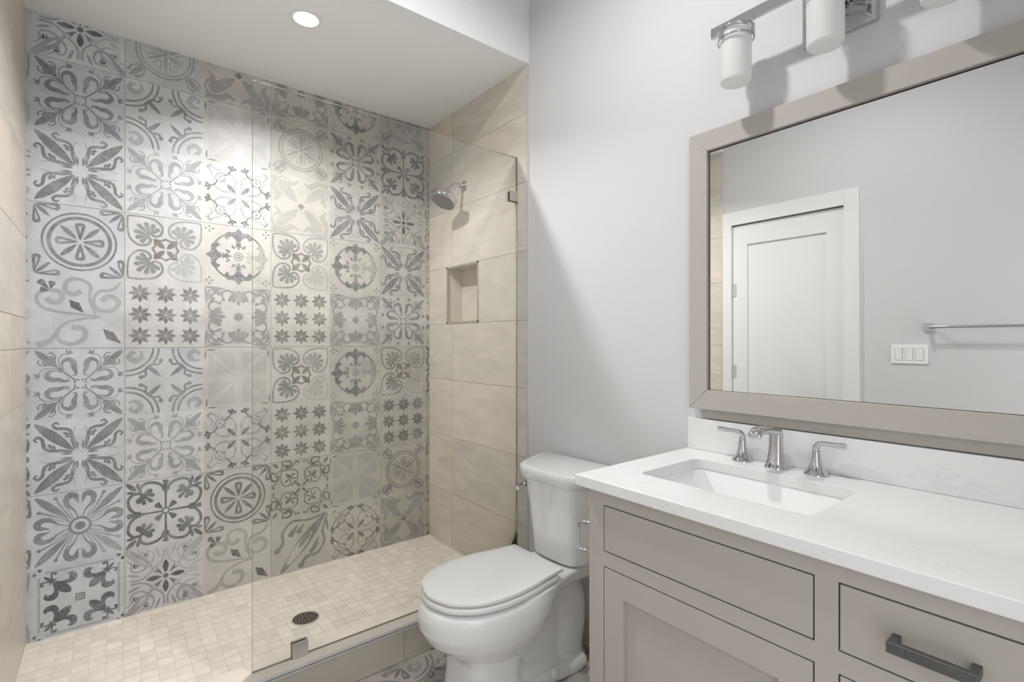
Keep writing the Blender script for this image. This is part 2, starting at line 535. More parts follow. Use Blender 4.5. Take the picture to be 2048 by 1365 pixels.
def pH(k=0.5):
    p = Pat(); p.ink = k; p.col = (0.2, 0.2, 0.21)
    p.ribbon([(.90, .93), (.72, .70), (.40, .62), (.28, .30), (.45, .08), (.72, .10), (.86, .34), (.66, .50), (.46, .36)], lambda u: .035 + .05 * (u > .85) * 0 + .04 * u)
    p.ribbon([(.35, -.05), (.20, .40), (.22, .78), (0, .95), (-.26, .90), (-.32, .62), (-.14, .52), (.02, .62)], lambda u: .03 + .045 * u)
    p.ribbon([(.45, -.10), (0, -.04), (-.50, .02), (-.82, .16), (-.90, .44), (-.70, .62), (-.42, .56), (-.40, .34), (-.60, .28), (-.70, .40)], lambda u: .026 + .05 * u)
    p.ribbon([(.45, -.12), (0, -.18), (-.36, -.34), (-.50, -.60), (-.40, -.82), (-.14, -.88), (.10, -.70), (.06, -.46), (-.20, -.42)], lambda u: .024 + .055 * u)
    p.ribbon([(-.46, -.50), (-.62, -.78), (-.90, -.92)], lambda u: .04 + .05 * u)
    p.ink = .9; p.col = DARK
    p.poly([(-.24, .36), (-.02, .28), (.08, .00), (-.20, .14)])
    p.poly([(.50, -.45), (.74, -.54), (.92, -.88), (.58, -.74)])
    for a, b in (((-.66, .64), (-.86, .88)), ((-.62, .66), (-.58, .86)), ((-.66, .60), (-.84, .62))): p.drop(a, b, .08)
    return p
def pJ(k=0.8):
    p = Pat(); p.ink = k; p.col = GREY
    p.ring((0, 0), .225, .035); p.disc((0, 0), .115)
    def b():
        p.ribbon([(.05, .26), (.13, .46), (.25, .60), (.30, .76), (.22, .89), (.10, .86), (.07, .74), (.03, .64)], lambda u: .012 + .068 * sin(pi * min(1, u ** 1.25)) ** 1.6)
        p.curl([(.17, .21), (.31, .44), (.44, .68), (.52, .86)], .012, .024, .048)
        p.ribbon([(.14, .23), (.24, .46), (.36, .66)], .009)
    p.sym(b, 'd4')
    p.sym(lambda: p.leaf((.22, .22), (.95, .95), .092, 1.3), 'r4')
    return p.fade(lambda x, y: .7 if x > .3 and y < -.3 else 1)
def pK(k=0.92):
    p = Pat(); p.ink = k; p.col = DARK
    p.sym(lambda: p.fleur((.76, .76), radians(225), .80), 'r4')
    p.poly([(-.10, -.10), (.10, -.10), (.10, .10), (-.10, .10)]); p.hole('poly', [(-.075, -.075), (.075, -.075), (.075, .075), (-.075, .075)])
    p.lv = 2; p.ring((0, 0), .045, .014); p.lv = 0
    p.sym(lambda: (p.poly([(.86, 1.0), (.92, .95), (.86, .90), (.80, .95)]), p.poly([(.95, .90), (1.0, .84), (.95, .78), (.90, .84)])), 'r4')
    p.ink = .38
    p.sym(lambda: p.ribbon([(-.74, .86), (.74, .86)], .026), 'r4')
    return p
def pL(k=0.5):
    p = Pat(); p.ink = k; p.col = (0.18, 0.18, 0.185)
    p.ring((0, 0), .74, .028); p.ring((0, 0), .64, .022)
    p.disc((0, 0), .07)
    for i in range(6):
        t = pi / 2 + i * pi / 3
        p.leaf((cos(t) * .08, sin(t) * .08), (cos(t) * .56, sin(t) * .56), .055, .7)
        t2 = t + pi / 6
        p.ribbon([(cos(t2 - .25) * .50, sin(t2 - .25) * .50), (cos(t2) * .24, sin(t2) * .24), (cos(t2 + .25) * .50, sin(t2 + .25) * .50)], .018)
    def b():
        p.leaf((.55, .55), (.90, .90), .08, .8)
        p.curl([(.52, .58), (.54, .74), (.62, .86), (.72, .90)], .02, .03, .05)
        p.curl([(.58, .52), (.74, .54), (.86, .62), (.90, .72)], .02, .03, .05)
    p.ink = k * 1.15
    p.sym(b, 'r4')
    return p
def pM(k=0.8):
    p = Pat(); p.ink = k; p.col = (0.15, 0.15, 0.155)
    def b():
        p.ring((.98, .98), .80, .028, 180, 270); p.ring((.98, .98), .66, .028, 180, 270)
        p.leaf((.46, .46), (.12, .12), .065, .8)
        p.curl([(.44, .44), (.36, .50), (.18, .50), (.12, .62)], .022, .036, .06)
        p.curl([(.44, .44), (.50, .36), (.50, .18), (.62, .12)], .022, .036, .06)
    p.sym(b, 'r4')
    p.ink = k * .55
    p.sym(lambda: p.ribbon([(.92, .62), (.74, .60), (.62, .74), (.72, .90), (.86, .84), (.84, .74)], lambda u: .02 + .055 * sin(pi * u)), 'r4')
    return p
def pN(k=0.82):
    p = Pat(); p.ink = k; p.col = (0.17, 0.17, 0.17)
    def b():
        p.ribbon([(.93, .93), (.94, .60), (.88, .28), (.68, .09), (.46, .12), (.38, .26), (.46, .36), (.56, .32)], lambda u: .022 + .022 * u)
    p.sym(b, 'd4')
    p.sym(lambda: p.palm((.40, .40), radians(45), .44, 7, 3.2, .15), 'r4')
    p.fade(lambda x, y: 1.0 if x < 0 else (.78 if y > 0 else .42))
    p.ink = .88; p.col = BROWN
    P = []
    for i in range(16):
        t = pi * i / 8
        r = .45 if i % 4 == 2 else (.36 if i % 4 == 0 else .31)
        P.append((cos(t) * r, sin(t) * r))
    p.poly(P)
    p.hole('poly', [(x * .82, y * .82) for x, y in P])
    p.lv = 2
    p.sym(lambda: p.leaf((.03, .03), (.27, .27), .075), 'r4')
    p.lv = 0
    return p
def pP(k=0.88):
    p = Pat(); p.ink = k; p.col = (0.13, 0.125, 0.12)
    for cx in (-.64, 0, .64):
        for cy in (-.64, 0, .64):
            for i in range(8):
                t = pi / 4 * i
                L = .29
                a = (cx + cos(t) * .015, cy + sin(t) * .015)
                m1 = (cx + cos(t + .36) * L * .60, cy + sin(t + .36) * L * .60)
                e = (cx + cos(t) * L, cy + sin(t) * L)
                m2 = (cx + cos(t - .36) * L * .60, cy + sin(t - .36) * L * .60)
                p.poly([a, m1, e, m2])
    return p
def pQ(k=0.95):
    p = Pat(); p.ink = k; p.col = (0.115, 0.115, 0.12)
    p.disc((0, 0), .10); p.hole('disc', (0, 0), .065)
    p.sym(lambda: (p.ribbon([(.09, 0), (.45, 0), (.80, 0)], lambda u: .026 + .10 * max(0, u - .4) ** 1.6), p.drop((.72, 0), (.96, 0), .085), p.drop((.07, .07), (.25, .25), .085)), 'r4')
    def b():
        p.ribbon([(.04, .62), (.09, .78), (.26, .90), (.48, .92), (.63, .80), (.62, .62), (.50, .55), (.41, .62)], lambda u: .040)
        p.disc((.42, .66), .085, 16)
        p.leaf((.68, .74), (.70, .97), .045, 1.3)
    p.sym(b, 'd4')
    p.sym(lambda: (p.palm((.60, .60), radians(225), .38, 5, 2.3, .15), p.leaf((.72, .72), (.98, .98), .065, 1.1)), 'r4')
    return p
def pR(k=0.36):
    p = Pat(); p.ink = k; p.col = (0.20, 0.205, 0.215)
    def a():
        p.leaf((.10, .10), (.97, .97), .21, 1.15)
        p.hole('ribbon', [(.26, .46), (.50, .72), (.76, .80), (.90, .62), (.84, .44)], .024)
    p.sym(a, 'r4')
    def b():
        p.ribbon([(.10, .88), (.30, .74), (.44, .84), (.62, .92), (.84, .86)], lambda u: .03 + .06 * sin(pi * u))
    p.sym(b, 'd4')
    p.ink = .8; p.col = (.14, .12, .11)
    p.poly([(0, .12), (.12, 0), (0, -.12), (-.12, 0)])
    return p
def pS(k=0.15):
    p = Pat(); p.ink = k; p.col = (0.25, 0.27, 0.29)
    def q():
        p.poly([(.14, .14), (.86, .10), (.86, .86), (.10, .86)])
        p.hole('leaf', (.06, .06), (.84, .84), .07)
        p.hole('ribbon', [(.30, .76), (.50, .66), (.70, .74), (.74, .58), (.56, .50)], .018)
    p.sym(q, 'r4')
    p.ink = .85; p.col = (.13, .13, .135)
    p.sym(lambda: (p.leaf((.92, .66), (.92, .92), .024), p.leaf((.62, .95), (.90, .95), .022)), 'r4')
    return p
def pT(k=0.85, ringed=False):
    p = Pat(); p.ink = k; p.col = (0.11, 0.11, 0.115)
    p.sym(lambda: p.leaf((.06, .06), (.34, .34), .062, 1.2), 'r4')
    def b():
        p.ink = k * .62
        p.ring((.40, .42), .30, .012, 20, 250)
        p.spiral((.56, .56), .20, .07, radians(160), .9, .011, .013)
        p.ribbon([(.10, .12), (.07, .40), (.16, .62), (.34, .74)], .011)
        p.drop((.38, .40), (.50, .44), .04); p.drop((.38, .40), (.44, .52), .035); p.disc((.56, .52), .035, 9)
        p.curl([(.50, .80), (.64, .76), (.72, .84), (.86, .86)], .011, .018, .04)
        p.disc((.90, .80), .035, 9)
        p.ink = min(1, k * 1.15)
        p.ribbon([(.46, .62), (.30, .68), (.22, .84)], .020)
        p.drop((.21, .80), (.07, .90), .042); p.drop((.21, .80), (.18, .98), .04); p.drop((.21, .80), (.30, .95), .04)
        p.ink = k
    p.sym(b, 'd4')
    if ringed:
        p.ring((0, 0), .93, .016)
    return p
def pU(k=0.88):
    p = Pat(); p.ink = k; p.col = (0.115, 0.12, 0.13)
    p.ring((0, 0), .79, .026)
    p.sym(lambda: p.fleur((.20, 0), 0, .74), 'r4')
    p.fade(lambda x, y: .42 if x > .25 and abs(y) < .45 else 1.0)
    p.ring((0, 0), .05, .016); p.ring((0, 0), .125, .014)
    def d():
        for dx, dy in ((.08, 0), (-.08, 0), (0, .10), (0, -.10), (0, 0)):
            x, y = .84 + dx, .84 + dy
            z = .034 if dx or dy else .018
            p.poly([(x + z, y), (x, y + z * 1.1), (x - z, y), (x, y - z * 1.1)])
    p.sym(d, 'r4')
    return p
def pV(k=0.68):
    p = Pat(); p.ink = k; p.col = (0.17, 0.17, 0.172)
    p.disc((0, 0), .135)
    p.sym(lambda: p.palm((0, .88), radians(-90), .50, 5, 1.5, .12), 'r4')
    def b():
        p.ring((.32, .70), .165, .030, -60, 235)
        p.drop((.10, .92), (.28, .50), .055); p.drop((.42, .60), (.46, .50), .06)
        p.drop((.44, .86), (.62, .70), .060); p.drop((.52, .90), (.74, .74), .05)
        p.leaf((.40, .91), (.97, .95), .035); p.leaf((.62, .88), (.90, .84), .03)
    p.sym(b, 'd4')
    return p
def pW(k=0.88):
    p = Pat(); p.ink = k; p.col = (0.120, 0.115, 0.113)
    p.sym(lambda: (p.leaf((.03, .03), (.17, .17), .045), p.leaf((.14, .18), (.24, .28), .035), p.leaf((.18, .14), (.28, .24), .035), p.leaf((.12, .24), (.13, .34), .028), p.leaf((.24, .12), (.34, .13), .028),
                   p.poly([(.80, .74), (.80, .86), (.97, .98), (.92, .82)]), p.poly([(.36, .34), (.40, .48), (.56, .54), (.50, .38)])), 'r4')
    def b():
        p.ribbon([(.70, .70), (.58, .66), (.30, .68), (.12, .54), (.16, .36), (.32, .38), (.30, .50), (.22, .50)], lambda u: .014 + .012 * u)
        p.ribbon([(.70, .70), (.60, .84), (.64, .98), (.42, .99), (.34, .86), (.46, .78), (.54, .86)], lambda u: .016 + .034 * u)
        p.curl([(.62, .70), (.40, .74), (.26, .82), (.20, .94), (.10, .92)], .016, .022, .04)
    p.sym(b, 'd4')
    return p
def pX(k=0.75):
    p = Pat(); p.ink = k; p.col = (0.14, 0.135, 0.132)
    p.leaf((-.72, -.94), (.86, .90), .20, 1.0)
    p.hole('leaf', (-.56, -.74), (.40, .38), .15)
    p.lv = 2
    p.leaf((-.10, -.16), (.34, .34), .07); p.leaf((-.70, -.92), (-.46, -.58), .06)
    p.lv = 0
    p.curl([(.88, .92), (.30, .78), (-.30, .82), (-.62, .50), (-.62, .12), (-.80, -.10)], .03, .06, .10)
    p.curl([(.92, .88), (.76, .30), (.82, -.10), (.58, -.48), (.20, -.54), (0, -.80)], .03, .06, .10)
    p.drop((-.10, .70), (-.40, .30), .10); p.drop((.10, .70), (-.12, .36), .09)
    p.drop((.62, .10), (.44, -.30), .10); p.drop((.66, -.10), (.30, -.42), .08)
    p.leaf((.86, .80), (.96, .20), .05)
    return p
PATS = dict(D=pD(), d=pD(.6), E=pE(), F=pF(), G=pG(), H=pH(), J=pJ(), K=pK(), L=pL(.55), l=pL(.75), M=pM(), N=pN(), P=pP(), Q=pQ(), R=pR(), r=pR(.6), S=pS(), s=pS(.24), T=pT(), t=pT(.85, True), U=pU(), V=pV(), W=pW(), X=pX())

def pattern_surface(name, base_quads, tiles, to3d, clamp, backing):
    """one mesh: base slabs plus the printed figures lying on them (0.2 mm glaze)"""
    V, F, mi, tint, ink = [], [], [], [], []
    def addv(ps): 
        b = len(V); V.extend(ps); return b
    for (u0, u1, v0, v1), tc in base_quads:
        b = addv([to3d(u0, v0, 0), to3d(u1, v0, 0), to3d(u1, v1, 0), to3d(u0, v1, 0), to3d(u0, v0, -.008), to3d(u1, v0, -.008), to3d(u1, v1, -.008), to3d(u0, v1, -.008)])
        for q in ((0, 1, 2, 3), (0, 4, 5, 1), (1, 5, 6, 2), (2, 6, 7, 3), (3, 7, 4, 0)):
            F.append(tuple(b + i for i in q)); mi.append(0); tint.append(tc); ink.append((.1, .1, .1, 0))
    for (u0, u1, v0, v1) in backing:
        b = addv([to3d(u0, v0, -.0012), to3d(u1, v0, -.0012), to3d(u1, v1, -.0012), to3d(u0, v1, -.0012), to3d(u0, v0, -.12), to3d(u1, v0, -.12), to3d(u1, v1, -.12), to3d(u0, v1, -.12)])
        for q in ((0, 1, 2, 3), (0, 4, 5, 1), (1, 5, 6, 2), (2, 6, 7, 3), (3, 7, 4, 0), (7, 6, 5, 4)):
            F.append(tuple(b + i for i in q)); mi.append(1); tint.append((.5, .5, .5)); ink.append((0, 0, 0, 0))
    for key, cu, cv, hs, tc in tiles:
        for n, (pv, pf, k, col, lv) in enumerate(PATS[key].shapes):
            h = 0.00012 + lv * 0.0004 + (n % 97) * 0.000004
            pts = []
            for x, y in pv:
                u = min(max(cu + x * hs, clamp[0]), clamp[1]); v = min(max(cv + y * hs, clamp[2]), clamp[3])
                pts.append(to3d(u, v, h))
            b = addv(pts)
            for q in pf:
                F.append(tuple(b + i for i in q)); mi.append(0); tint.append(tc); ink.append((*col, min(k * 1.05, 1)))
    me = bpy.data.meshes.new(name)
    me.from_pydata(V, [], F)
    me.materials.append(M['pattern']); me.materials.append(M['groutgrey'])
    me.polygons.foreach_set('material_index', mi)
    a = me.attributes.new('tint', 'FLOAT_COLOR', 'FACE'); a.data.foreach_set('color', [x for c in tint for x in (*c, 1)])
    a = me.attributes.new('ink', 'FLOAT_COLOR', 'FACE'); a.data.foreach_set('color', [x for c in ink for x in c])
    o = bpy.data.objects.new(name, me)
    C.objects.link(o)
    return struct(o)

# ------------------------------------------------------------------ structure: patterned back wall
PW = 0.29875                    # one printed square
COLX = [0.0471 + PW * (i - 1) for i in range(7)]      # left edges of columns 0..6
ROWZ = [1.2593 + 0.3 * (i - 4) for i in range(0, 10)]  # bottoms of rows, 0 = lowest
GRID = {0: 'K J E D H F E D G'.split(), 1: 'G Q d M P N d M L'.split(), 2: 'H F T s V U T S r'.split(),
        3: 'X W P N P N R L V'.split(), 4: 't s V U V U E D U'.split(), 5: 'r l P N D E G Q l'.split()}
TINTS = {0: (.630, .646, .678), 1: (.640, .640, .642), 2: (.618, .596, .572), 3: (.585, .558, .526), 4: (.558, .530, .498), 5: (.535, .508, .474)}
tiles, base = [], []
for ci in range(6):
    for ri in range(9):
        k = random.uniform(.92, 1.06)
        key = GRID[ci][ri]
        if key in 'SsLlRr': k *= .93
        wm = random.uniform(-.010, .012)
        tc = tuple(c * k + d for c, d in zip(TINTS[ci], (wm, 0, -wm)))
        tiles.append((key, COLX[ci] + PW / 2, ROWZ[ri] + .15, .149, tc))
        # grout joints only on the edges of the 2 x 2 sheets
        gl = .0011 if ci % 2 == 1 else 0
        gr = .0011 if ci % 2 == 0 else 0
        gb = .0011 if ri % 2 == 0 else 0
        gt = .0011 if ri % 2 == 1 else 0
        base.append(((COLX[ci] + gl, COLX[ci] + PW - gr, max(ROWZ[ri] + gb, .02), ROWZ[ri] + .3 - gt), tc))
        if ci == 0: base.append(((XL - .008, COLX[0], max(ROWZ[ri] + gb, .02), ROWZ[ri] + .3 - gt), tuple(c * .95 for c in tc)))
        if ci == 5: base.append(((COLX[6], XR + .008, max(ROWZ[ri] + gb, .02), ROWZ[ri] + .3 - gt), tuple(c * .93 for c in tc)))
# slivers of the neighbouring squares at both ends of the wall
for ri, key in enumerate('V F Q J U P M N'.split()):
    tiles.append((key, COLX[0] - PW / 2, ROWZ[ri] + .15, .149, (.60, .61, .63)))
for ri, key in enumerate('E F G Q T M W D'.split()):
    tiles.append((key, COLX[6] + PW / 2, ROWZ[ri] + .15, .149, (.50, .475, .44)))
pattern_surface('wall_back', base, tiles, lambda u, v, h: (u, YB - h, v), (XL + .002, XR - .002, .03, 2.70), [(XQ - .1, XP + .13, -.1, ZC + .1)])

# patterned floor of the room (same tiles)
FT = {}
fb, ft = [], []
keys = 'FLTMWNKVEDQJUHGP'
for i in range(-1, 6):
    for j in range(-5, 7):
        u0, v0 = .3 * i, 1.83 - .3 * (j + 1) + .3
        v0 = 1.53 - .3 * (j - 1) - .3
        key = keys[(i * 5 + j * 3) % len(keys)]
        if i == 2 and abs(v0 - 1.53) < .01: key = 'F'
        if i == 3 and abs(v0 - 1.53) < .01: key = 'M'
        if v0 < YF - .3 or v0 > 1.85: continue
        k = random.uniform(.9, 1.05)
        tc = (.50 * k, .455 * k, .42 * k)
        fb.append(((max(u0, XQ - .02) + .0011 * (i % 2 == 0), min(u0 + .3, XP + .02) - .0011 * (i % 2 == 1), v0, v0 + .3), tc))
        ft.append((key, u0 + .15, v0 + .15, .149, tc))
pattern_surface('floor', fb, ft, lambda u, v, h: (u, v, h - .0004), (XQ, XP, YF, 1.99), [(XQ - .1, XP + .1, YF - .1, YB + .1)])

# ------------------------------------------------------------------ structure: beige tiled shower sides
ROWS = [0.03, .390, .7235, 1.0587, 1.3920, 1.7300, 2.0652, 2.3965, 2.66]
NY0, NY1, NZ0, NZ1 = 2.2578, 2.5889, 1.3925, 1.7296     # shampoo niche opening
G = .0012
bx, tn = [], []
for r in range(len(ROWS) - 1):
    z0, z1 = ROWS[r] + G, ROWS[r + 1] - G
    if r == 4:
        segs = [(YT + .006, NY0), (NY1, YB - .0005)]
    else:
        segs = [(YT + .006, 2.528 - G), (2.528 + G, YB - .0005)]
    for y0, y1 in segs:
        bx.append((XR, XR + .009, y0, y1, z0, z1)); tn.append(beige(.04))
bk = [(XR + .0012, XP + .13, YT + .006, NY0, 0, ZS + .03), (XR + .0012, XP + .13, NY1, YB, 0, ZS + .03),
      (XR + .0012, XP + .13, NY0, NY1, 0, NZ0), (XR + .0012, XP + .13, NY0, NY1, NZ1, ZS + .03)]
# inside of the niche
ND = XR + .105
t = .006
for q in ((XR + .004, ND, NY0, NY0 + t, NZ0, NZ1), (XR + .004, ND, NY1 - t, NY1, NZ0, NZ1), (XR + .004, ND, NY0, NY1, NZ0, NZ0 + t),
          (XR + .004, ND, NY0, NY1, NZ1 - t, NZ1), (ND, ND + .02, NY0, NY1, NZ0, NZ1)):
    bx.append(q); tn.append(beige(.03))
struct(tile_mesh('wall_right_shower', bx, tn, M['tile'], M['grout'], bk))
LR = [0.03, .39, .72, 1.048, 1.260, 1.382, 1.705, 2.022, 2.35, 2.66]
bx, tn = [], []
for r in range(len(LR) - 1):
    for y0, y1 in ((YT + .006, 2.43 - G), (2.43 + G, YB - .0005)):
        bx.append((XL - .009, XL, y0, y1, LR[r] + G, LR[r + 1] - G)); tn.append(beige(.03))
struct(tile_mesh('wall_left_shower', bx, tn, M['tile'], M['grout'], [(XL - .12, XL - .0012, YT + .006, YB, 0, ZS + .03)]))

# shower pan of small square mosaic
bx, tn = [], []
p = .0508
nx, ny = int((XR - XL) / p) + 1, int((YB - 1.93) / p) + 1
for i in range(nx):
    for j in range(ny):
        x0, y1 = XL + p * i, YB - p * j
        k = 1 + random.choice((-.055, -.02, 0, 0, .02, .045)) + random.uniform(-.015, .015)
        c = (.78 * k, .725 * k, .635 * k)
        bx.append((x0 + .0007, min(x0 + p, XR) - .0007, max(y1 - p, 1.90) + .0007, y1 - .0007, ZP - .006, ZP)); tn.append(c)
M['groutpan'] = mat('pale_beige_grout', (0.60, 0.55, 0.475), 0.9, vary=0.08, scale=200)
struct(tile_mesh('floor_shower', bx, tn, M['mosaic'], M['groutpan'], [(XL - .01, XR + .01, 1.90, YB + .01, -.02, ZP - .0010)]))

# curb
bx, tn = [], []
CX0, CX1 = XQ, XP
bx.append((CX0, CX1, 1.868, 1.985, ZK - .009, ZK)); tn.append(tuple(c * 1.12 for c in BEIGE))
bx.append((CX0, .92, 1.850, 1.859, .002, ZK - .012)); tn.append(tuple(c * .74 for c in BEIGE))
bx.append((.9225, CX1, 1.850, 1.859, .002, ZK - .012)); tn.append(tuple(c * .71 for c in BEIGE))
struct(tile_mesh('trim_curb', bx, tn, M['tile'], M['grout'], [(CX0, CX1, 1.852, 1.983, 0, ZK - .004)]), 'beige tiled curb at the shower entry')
mb = MB()
mb.box(CX0, CX1, 1.8485, 1.867, ZK - .0025, ZK + .0006)
mb.box(CX0, CX1, 1.8485, 1.851, ZK - .0115, ZK + .0006)
struct(mb.build('trim_curb_edge', M['steel'], bevel=.0008), 'satin metal edge strip along the curb')
mb = MB(); mb.box(XR - .0015, XP + .004, YT - .0005, YT + .0058, ZK + .0008, ZS)
struct(mb.build('trim_tile_edge', M['steel']), 'metal strip ending the beige shower tile')
mb = MB(); mb.box(XQ - .004, XL + .0015, YT - .0005, YT + .0058, ZK + .0008, ZS)
struct(mb.build('trim_tile_edge_left', M['steel']))
mb = MB()
e = .011
for q in ((XR - .002, XR + .010, NY0 - .001, NY0 + e, NZ0, NZ1), (XR - .002, XR + .010, NY1 - e, NY1 + .001, NZ0, NZ1),
          (XR - .002, XR + .010, NY0 - .001, NY1 + .001, NZ0 - .001, NZ0 + e), (XR - .002, XR + .010, NY0 - .001, NY1 + .001, NZ1 - e, NZ1 + .001)):
    mb.box(*q)
M['nichetrim'] = mat('beige_niche_trim', (0.50, 0.46, 0.405), 0.35, 0.4, vary=0.02)
struct(mb.build('trim_niche', M['nichetrim']), 'slim edge trim around the shower niche')

# ------------------------------------------------------------------ structure: painted shell
mb = MB(); mb.box(XP, XP + .13, YF - .1, YT, -.05, ZC + .1); mb.box(XP, XP + .13, YT, YB + .1, ZS + .02, ZC + .1)
struct(mb.build('wall_right', M['paint']))
# door opening in the left wall
DY0, DY1, DZ = 1.085, 1.785, 2.100
mb = MB()
mb.box(XQ - .12, XQ, YF - .1, DY0, -.05, ZC + .1)
mb.box(XQ - .12, XQ, DY1, YT, -.05, ZC + .1)
mb.box(XQ - .12, XQ, DY0, DY1, DZ, ZC + .1)
mb.box(XQ - .12, XQ, YT, YB + .1, ZS + .02, ZC + .1)
struct(mb.build('wall_left', M['paint']))
mb = MB()
for q in ((XQ - .1, DX0, -.05, ZC + .1), (DX1, XP + .1, -.05, ZC + .1), (DX0, DX1, DH, ZC + .1)):
    mb.box(q[0], q[1], YF - .1, YF, q[2], q[3])
struct(mb.build('wall_front', M['paint']))  # unseen wall; its doorway opening was added to let fill light in
mb = MB()
for q in ((DX1 - .002, DX1 + .075, 0, DH + .075), (DX0 + .001, DX1 - .002, DH - .002, DH + .075)):
    mb.box(q[0], q[1], YF, YF + .016, q[2], q[3])
struct(mb.build('trim_added_doorway', M['trimwhite'], bevel=.0015))  # casing of the added doorway, never in view
mb = MB(); mb.box(XQ - .1, XP + .1, YF - .1, YB + .1, ZC, ZC + .1)
struct(mb.build('ceiling', M['ceil']))
mb = MB(); mb.box(XQ, XP, YT, YB - .0008, ZS, ZC - .0005)
struct(mb.build('ceiling_shower', M['ceil']), 'lowered white ceiling over the shower')
for nm, q in (('baseboard_right', (XP - .010, XP, .955, 1.849, 0, .115)), ('baseboard_left', (XQ, XQ + .010, YF + .001, 1.012, 0, .115)), ('baseboard_front', (DX1 + .076, XP, YF, YF + .010, 0, .115))):
    struct(tile_mesh(nm, [q], [tuple(c * .9 for c in BEIGE)], M['tile'], M['grout'], []))
# door, seen in the mirror
mb = MB()
x = XQ
for q in ((x, x + .018, DY1 - .006, 1.840, 0, DZ + .085), (x, x + .018, DY0 - .072, DY0 + .006, 0, DZ + .085), (x, x + .018, DY0 + .006, DY1 - .006, DZ - .006, DZ + .085)):
    mb.box(*q)
struct(mb.build('trim_door_casing', M['trimwhite'], bevel=.0015))
door = bpy.data.objects.new('door_1', None); door.location = (XQ, (DY0 + DY1) / 2, 0); C.objects.link(door)
struct(door, 'white single panel interior door seen in the mirror')
mb = MB()
a0, a1, z0, z1 = DY0 + .004, DY1 - .004, .012, DZ - .012
pa0, pa1, pz0, pz1 = a0 + .100, a1 - .105, .25, z1 - .135
for q in ((x - .038, x - .003, a0, pa0, z0, z1), (x - .038, x - .003, pa1, a1, z0, z1), (x - .038, x - .003, pa0, pa1, z0, pz0), (x - .038, x - .003, pa0, pa1, pz1, z1), (x - .030, x - .014, pa0, pa1, pz0, pz1)):
    mb.box(*q)
mb.build('door_panel', M['trimwhite'], door)
mb = MB()
mb.box(x - .11, x - .045, DY0, DY1, 0, DZ)
mb.build('door_jamb', M['trimwhite'], door)
for zz in (1.645, 1.08, .30):
    mb = MB(); mb.tube([(x + .004, DY1 - .004, zz - .045), (x + .004, DY1 - .004, zz + .045)], .006, 10); mb.box(x - .003, x + .0005, DY1 - .034, DY1 - .004, zz - .044, zz + .044)
    h = mb.build('door_hinge', M['steel'], door, smooth=40); h['label'] = 'steel door hinge'
mb = MB()
mb.lathe([(.026, 0), (.026, .006), (.012, .010), (.010, .035), (.024, .042), (.027, .055), (.020, .066), (0, .068)], (x - .003, DY0 + .065, .86), (1, 0, 0), 28)
mb.build('door_handle', M['nickel'], door, smooth=40)

# ------------------------------------------------------------------ lights that the room has
def downlight(name, label, c):
    t = thing(name, label, 'ceiling light', c, None)
    mb = MB(); mb.lathe([(.047, -.002), (.049, -.006), (.062, -.004), (.064, 0)], c, n=48, cap=False)
    mb.build('trim_ring', M['trimwhite'], t, smooth=40)
    mb = MB(); mb.lathe([(0, -.004), (.048, -.004)], c, n=48, cap=False)
    mb.build('lens', M['lens'], t)['label'] = 'glowing round lens'
downlight('recessed_downlight', 'small round recessed downlight glowing in the lowered shower ceiling', (.632, 2.16, ZS))
downlight('recessed_downlight', 'round recessed downlight in the main ceiling in front of the vanity', (.74, 1.02, ZC))

# ------------------------------------------------------------------ shower glass, clips, head, drain
YG = 1.927
mb = MB(); mb.box(.3834, 1.5695, YG - .005, YG + .005, ZK + .0012, 2.1986)
o = mb.build('shower_screen', [M['glass'], M['glassedge']])
for pl in o.data.polygons:
    pl.material_index = 0 if abs(pl.normal.y) > .5 else 1
tag(o, 'fixed frameless clear glass panel standing on the shower curb', 'shower screen')
def clip(name, label, x0, x1, z0, z1):
    t = thing(name, label, 'glass clamp', ((x0 + x1) / 2, YG, z0))
    for s in (-1, 1):
        mb = MB(); mb.box(x0, x1, YG + s * .0052, YG + s * .0150, z0, z1)
        mb.build('clamp_plate', M['nickel'], t, bevel=.001)
clip('glass_clamp', 'square metal clamp holding the glass panel to the tiled wall', 1.519, 1.5695, 1.976, 2.026)
clip('glass_clamp', 'square metal clamp at the foot of the glass panel on the curb', .5126, .568, ZK + .0004, .189)

fl = Vector((XR, 2.40, 2.171))
t = thing('wall_shower', 'round chrome shower head on a bent arm from the beige tiled wall', 'shower', fl)
mb = MB(); mb.lathe([(.032, 0), (.031, .004), (.022, .008), (.014, .022), (.012, .026)], fl, (-1, 0, 0), 36)
mb.build('wall_flange', M['chrome'], t, smooth=50)
J = Vector((1.462, 2.40, 2.127))
mb = MB(); mb.tube(smooth_path([fl + Vector((-.005, 0, 0)), fl + Vector((-.030, 0, .003)), fl + Vector((-.062, 0, -.004)), fl + Vector((-.088, 0, -.024)), J], 8), .0105, 16)
mb.build('shower_arm', M['chrome'], t, smooth=50)
ax = Vector((-.46, -.04, -.89)).normalized()
mb = MB()
mb.lathe([(.0, -.012), (.010, -.010), (.0145, -.002), (.0145, .008), (.011, .012), (.013, .018), (.024, .024), (.052, .032), (.070, .040), (.0735, .048), (.0735, .074), (.0715, .078), (.067, .079), (.066, .076), (0, .076)], J, ax, 56, cap=False)
mb.build('shower_head', M['chrome'], t, smooth=40)
mb = MB(); mb.lathe([(.0655, .0762), (.0645, .0778), (0, .0778)], J, ax, 48, cap=False)
na, nb = ax.orthogonal().normalized(), ax.cross(ax.orthogonal().normalized())
for rr, nn in ((.014, 6), (.028, 12), (.041, 18), (.053, 24)):
    for i in range(nn):
        d = na * cos(2 * pi * i / nn) * rr + nb * sin(2 * pi * i / nn) * rr
        mb.lathe([(.0017, 0), (.0013, .0014), (0, .0014)], J + ax * .0778 + d, ax, 6, cap=False)
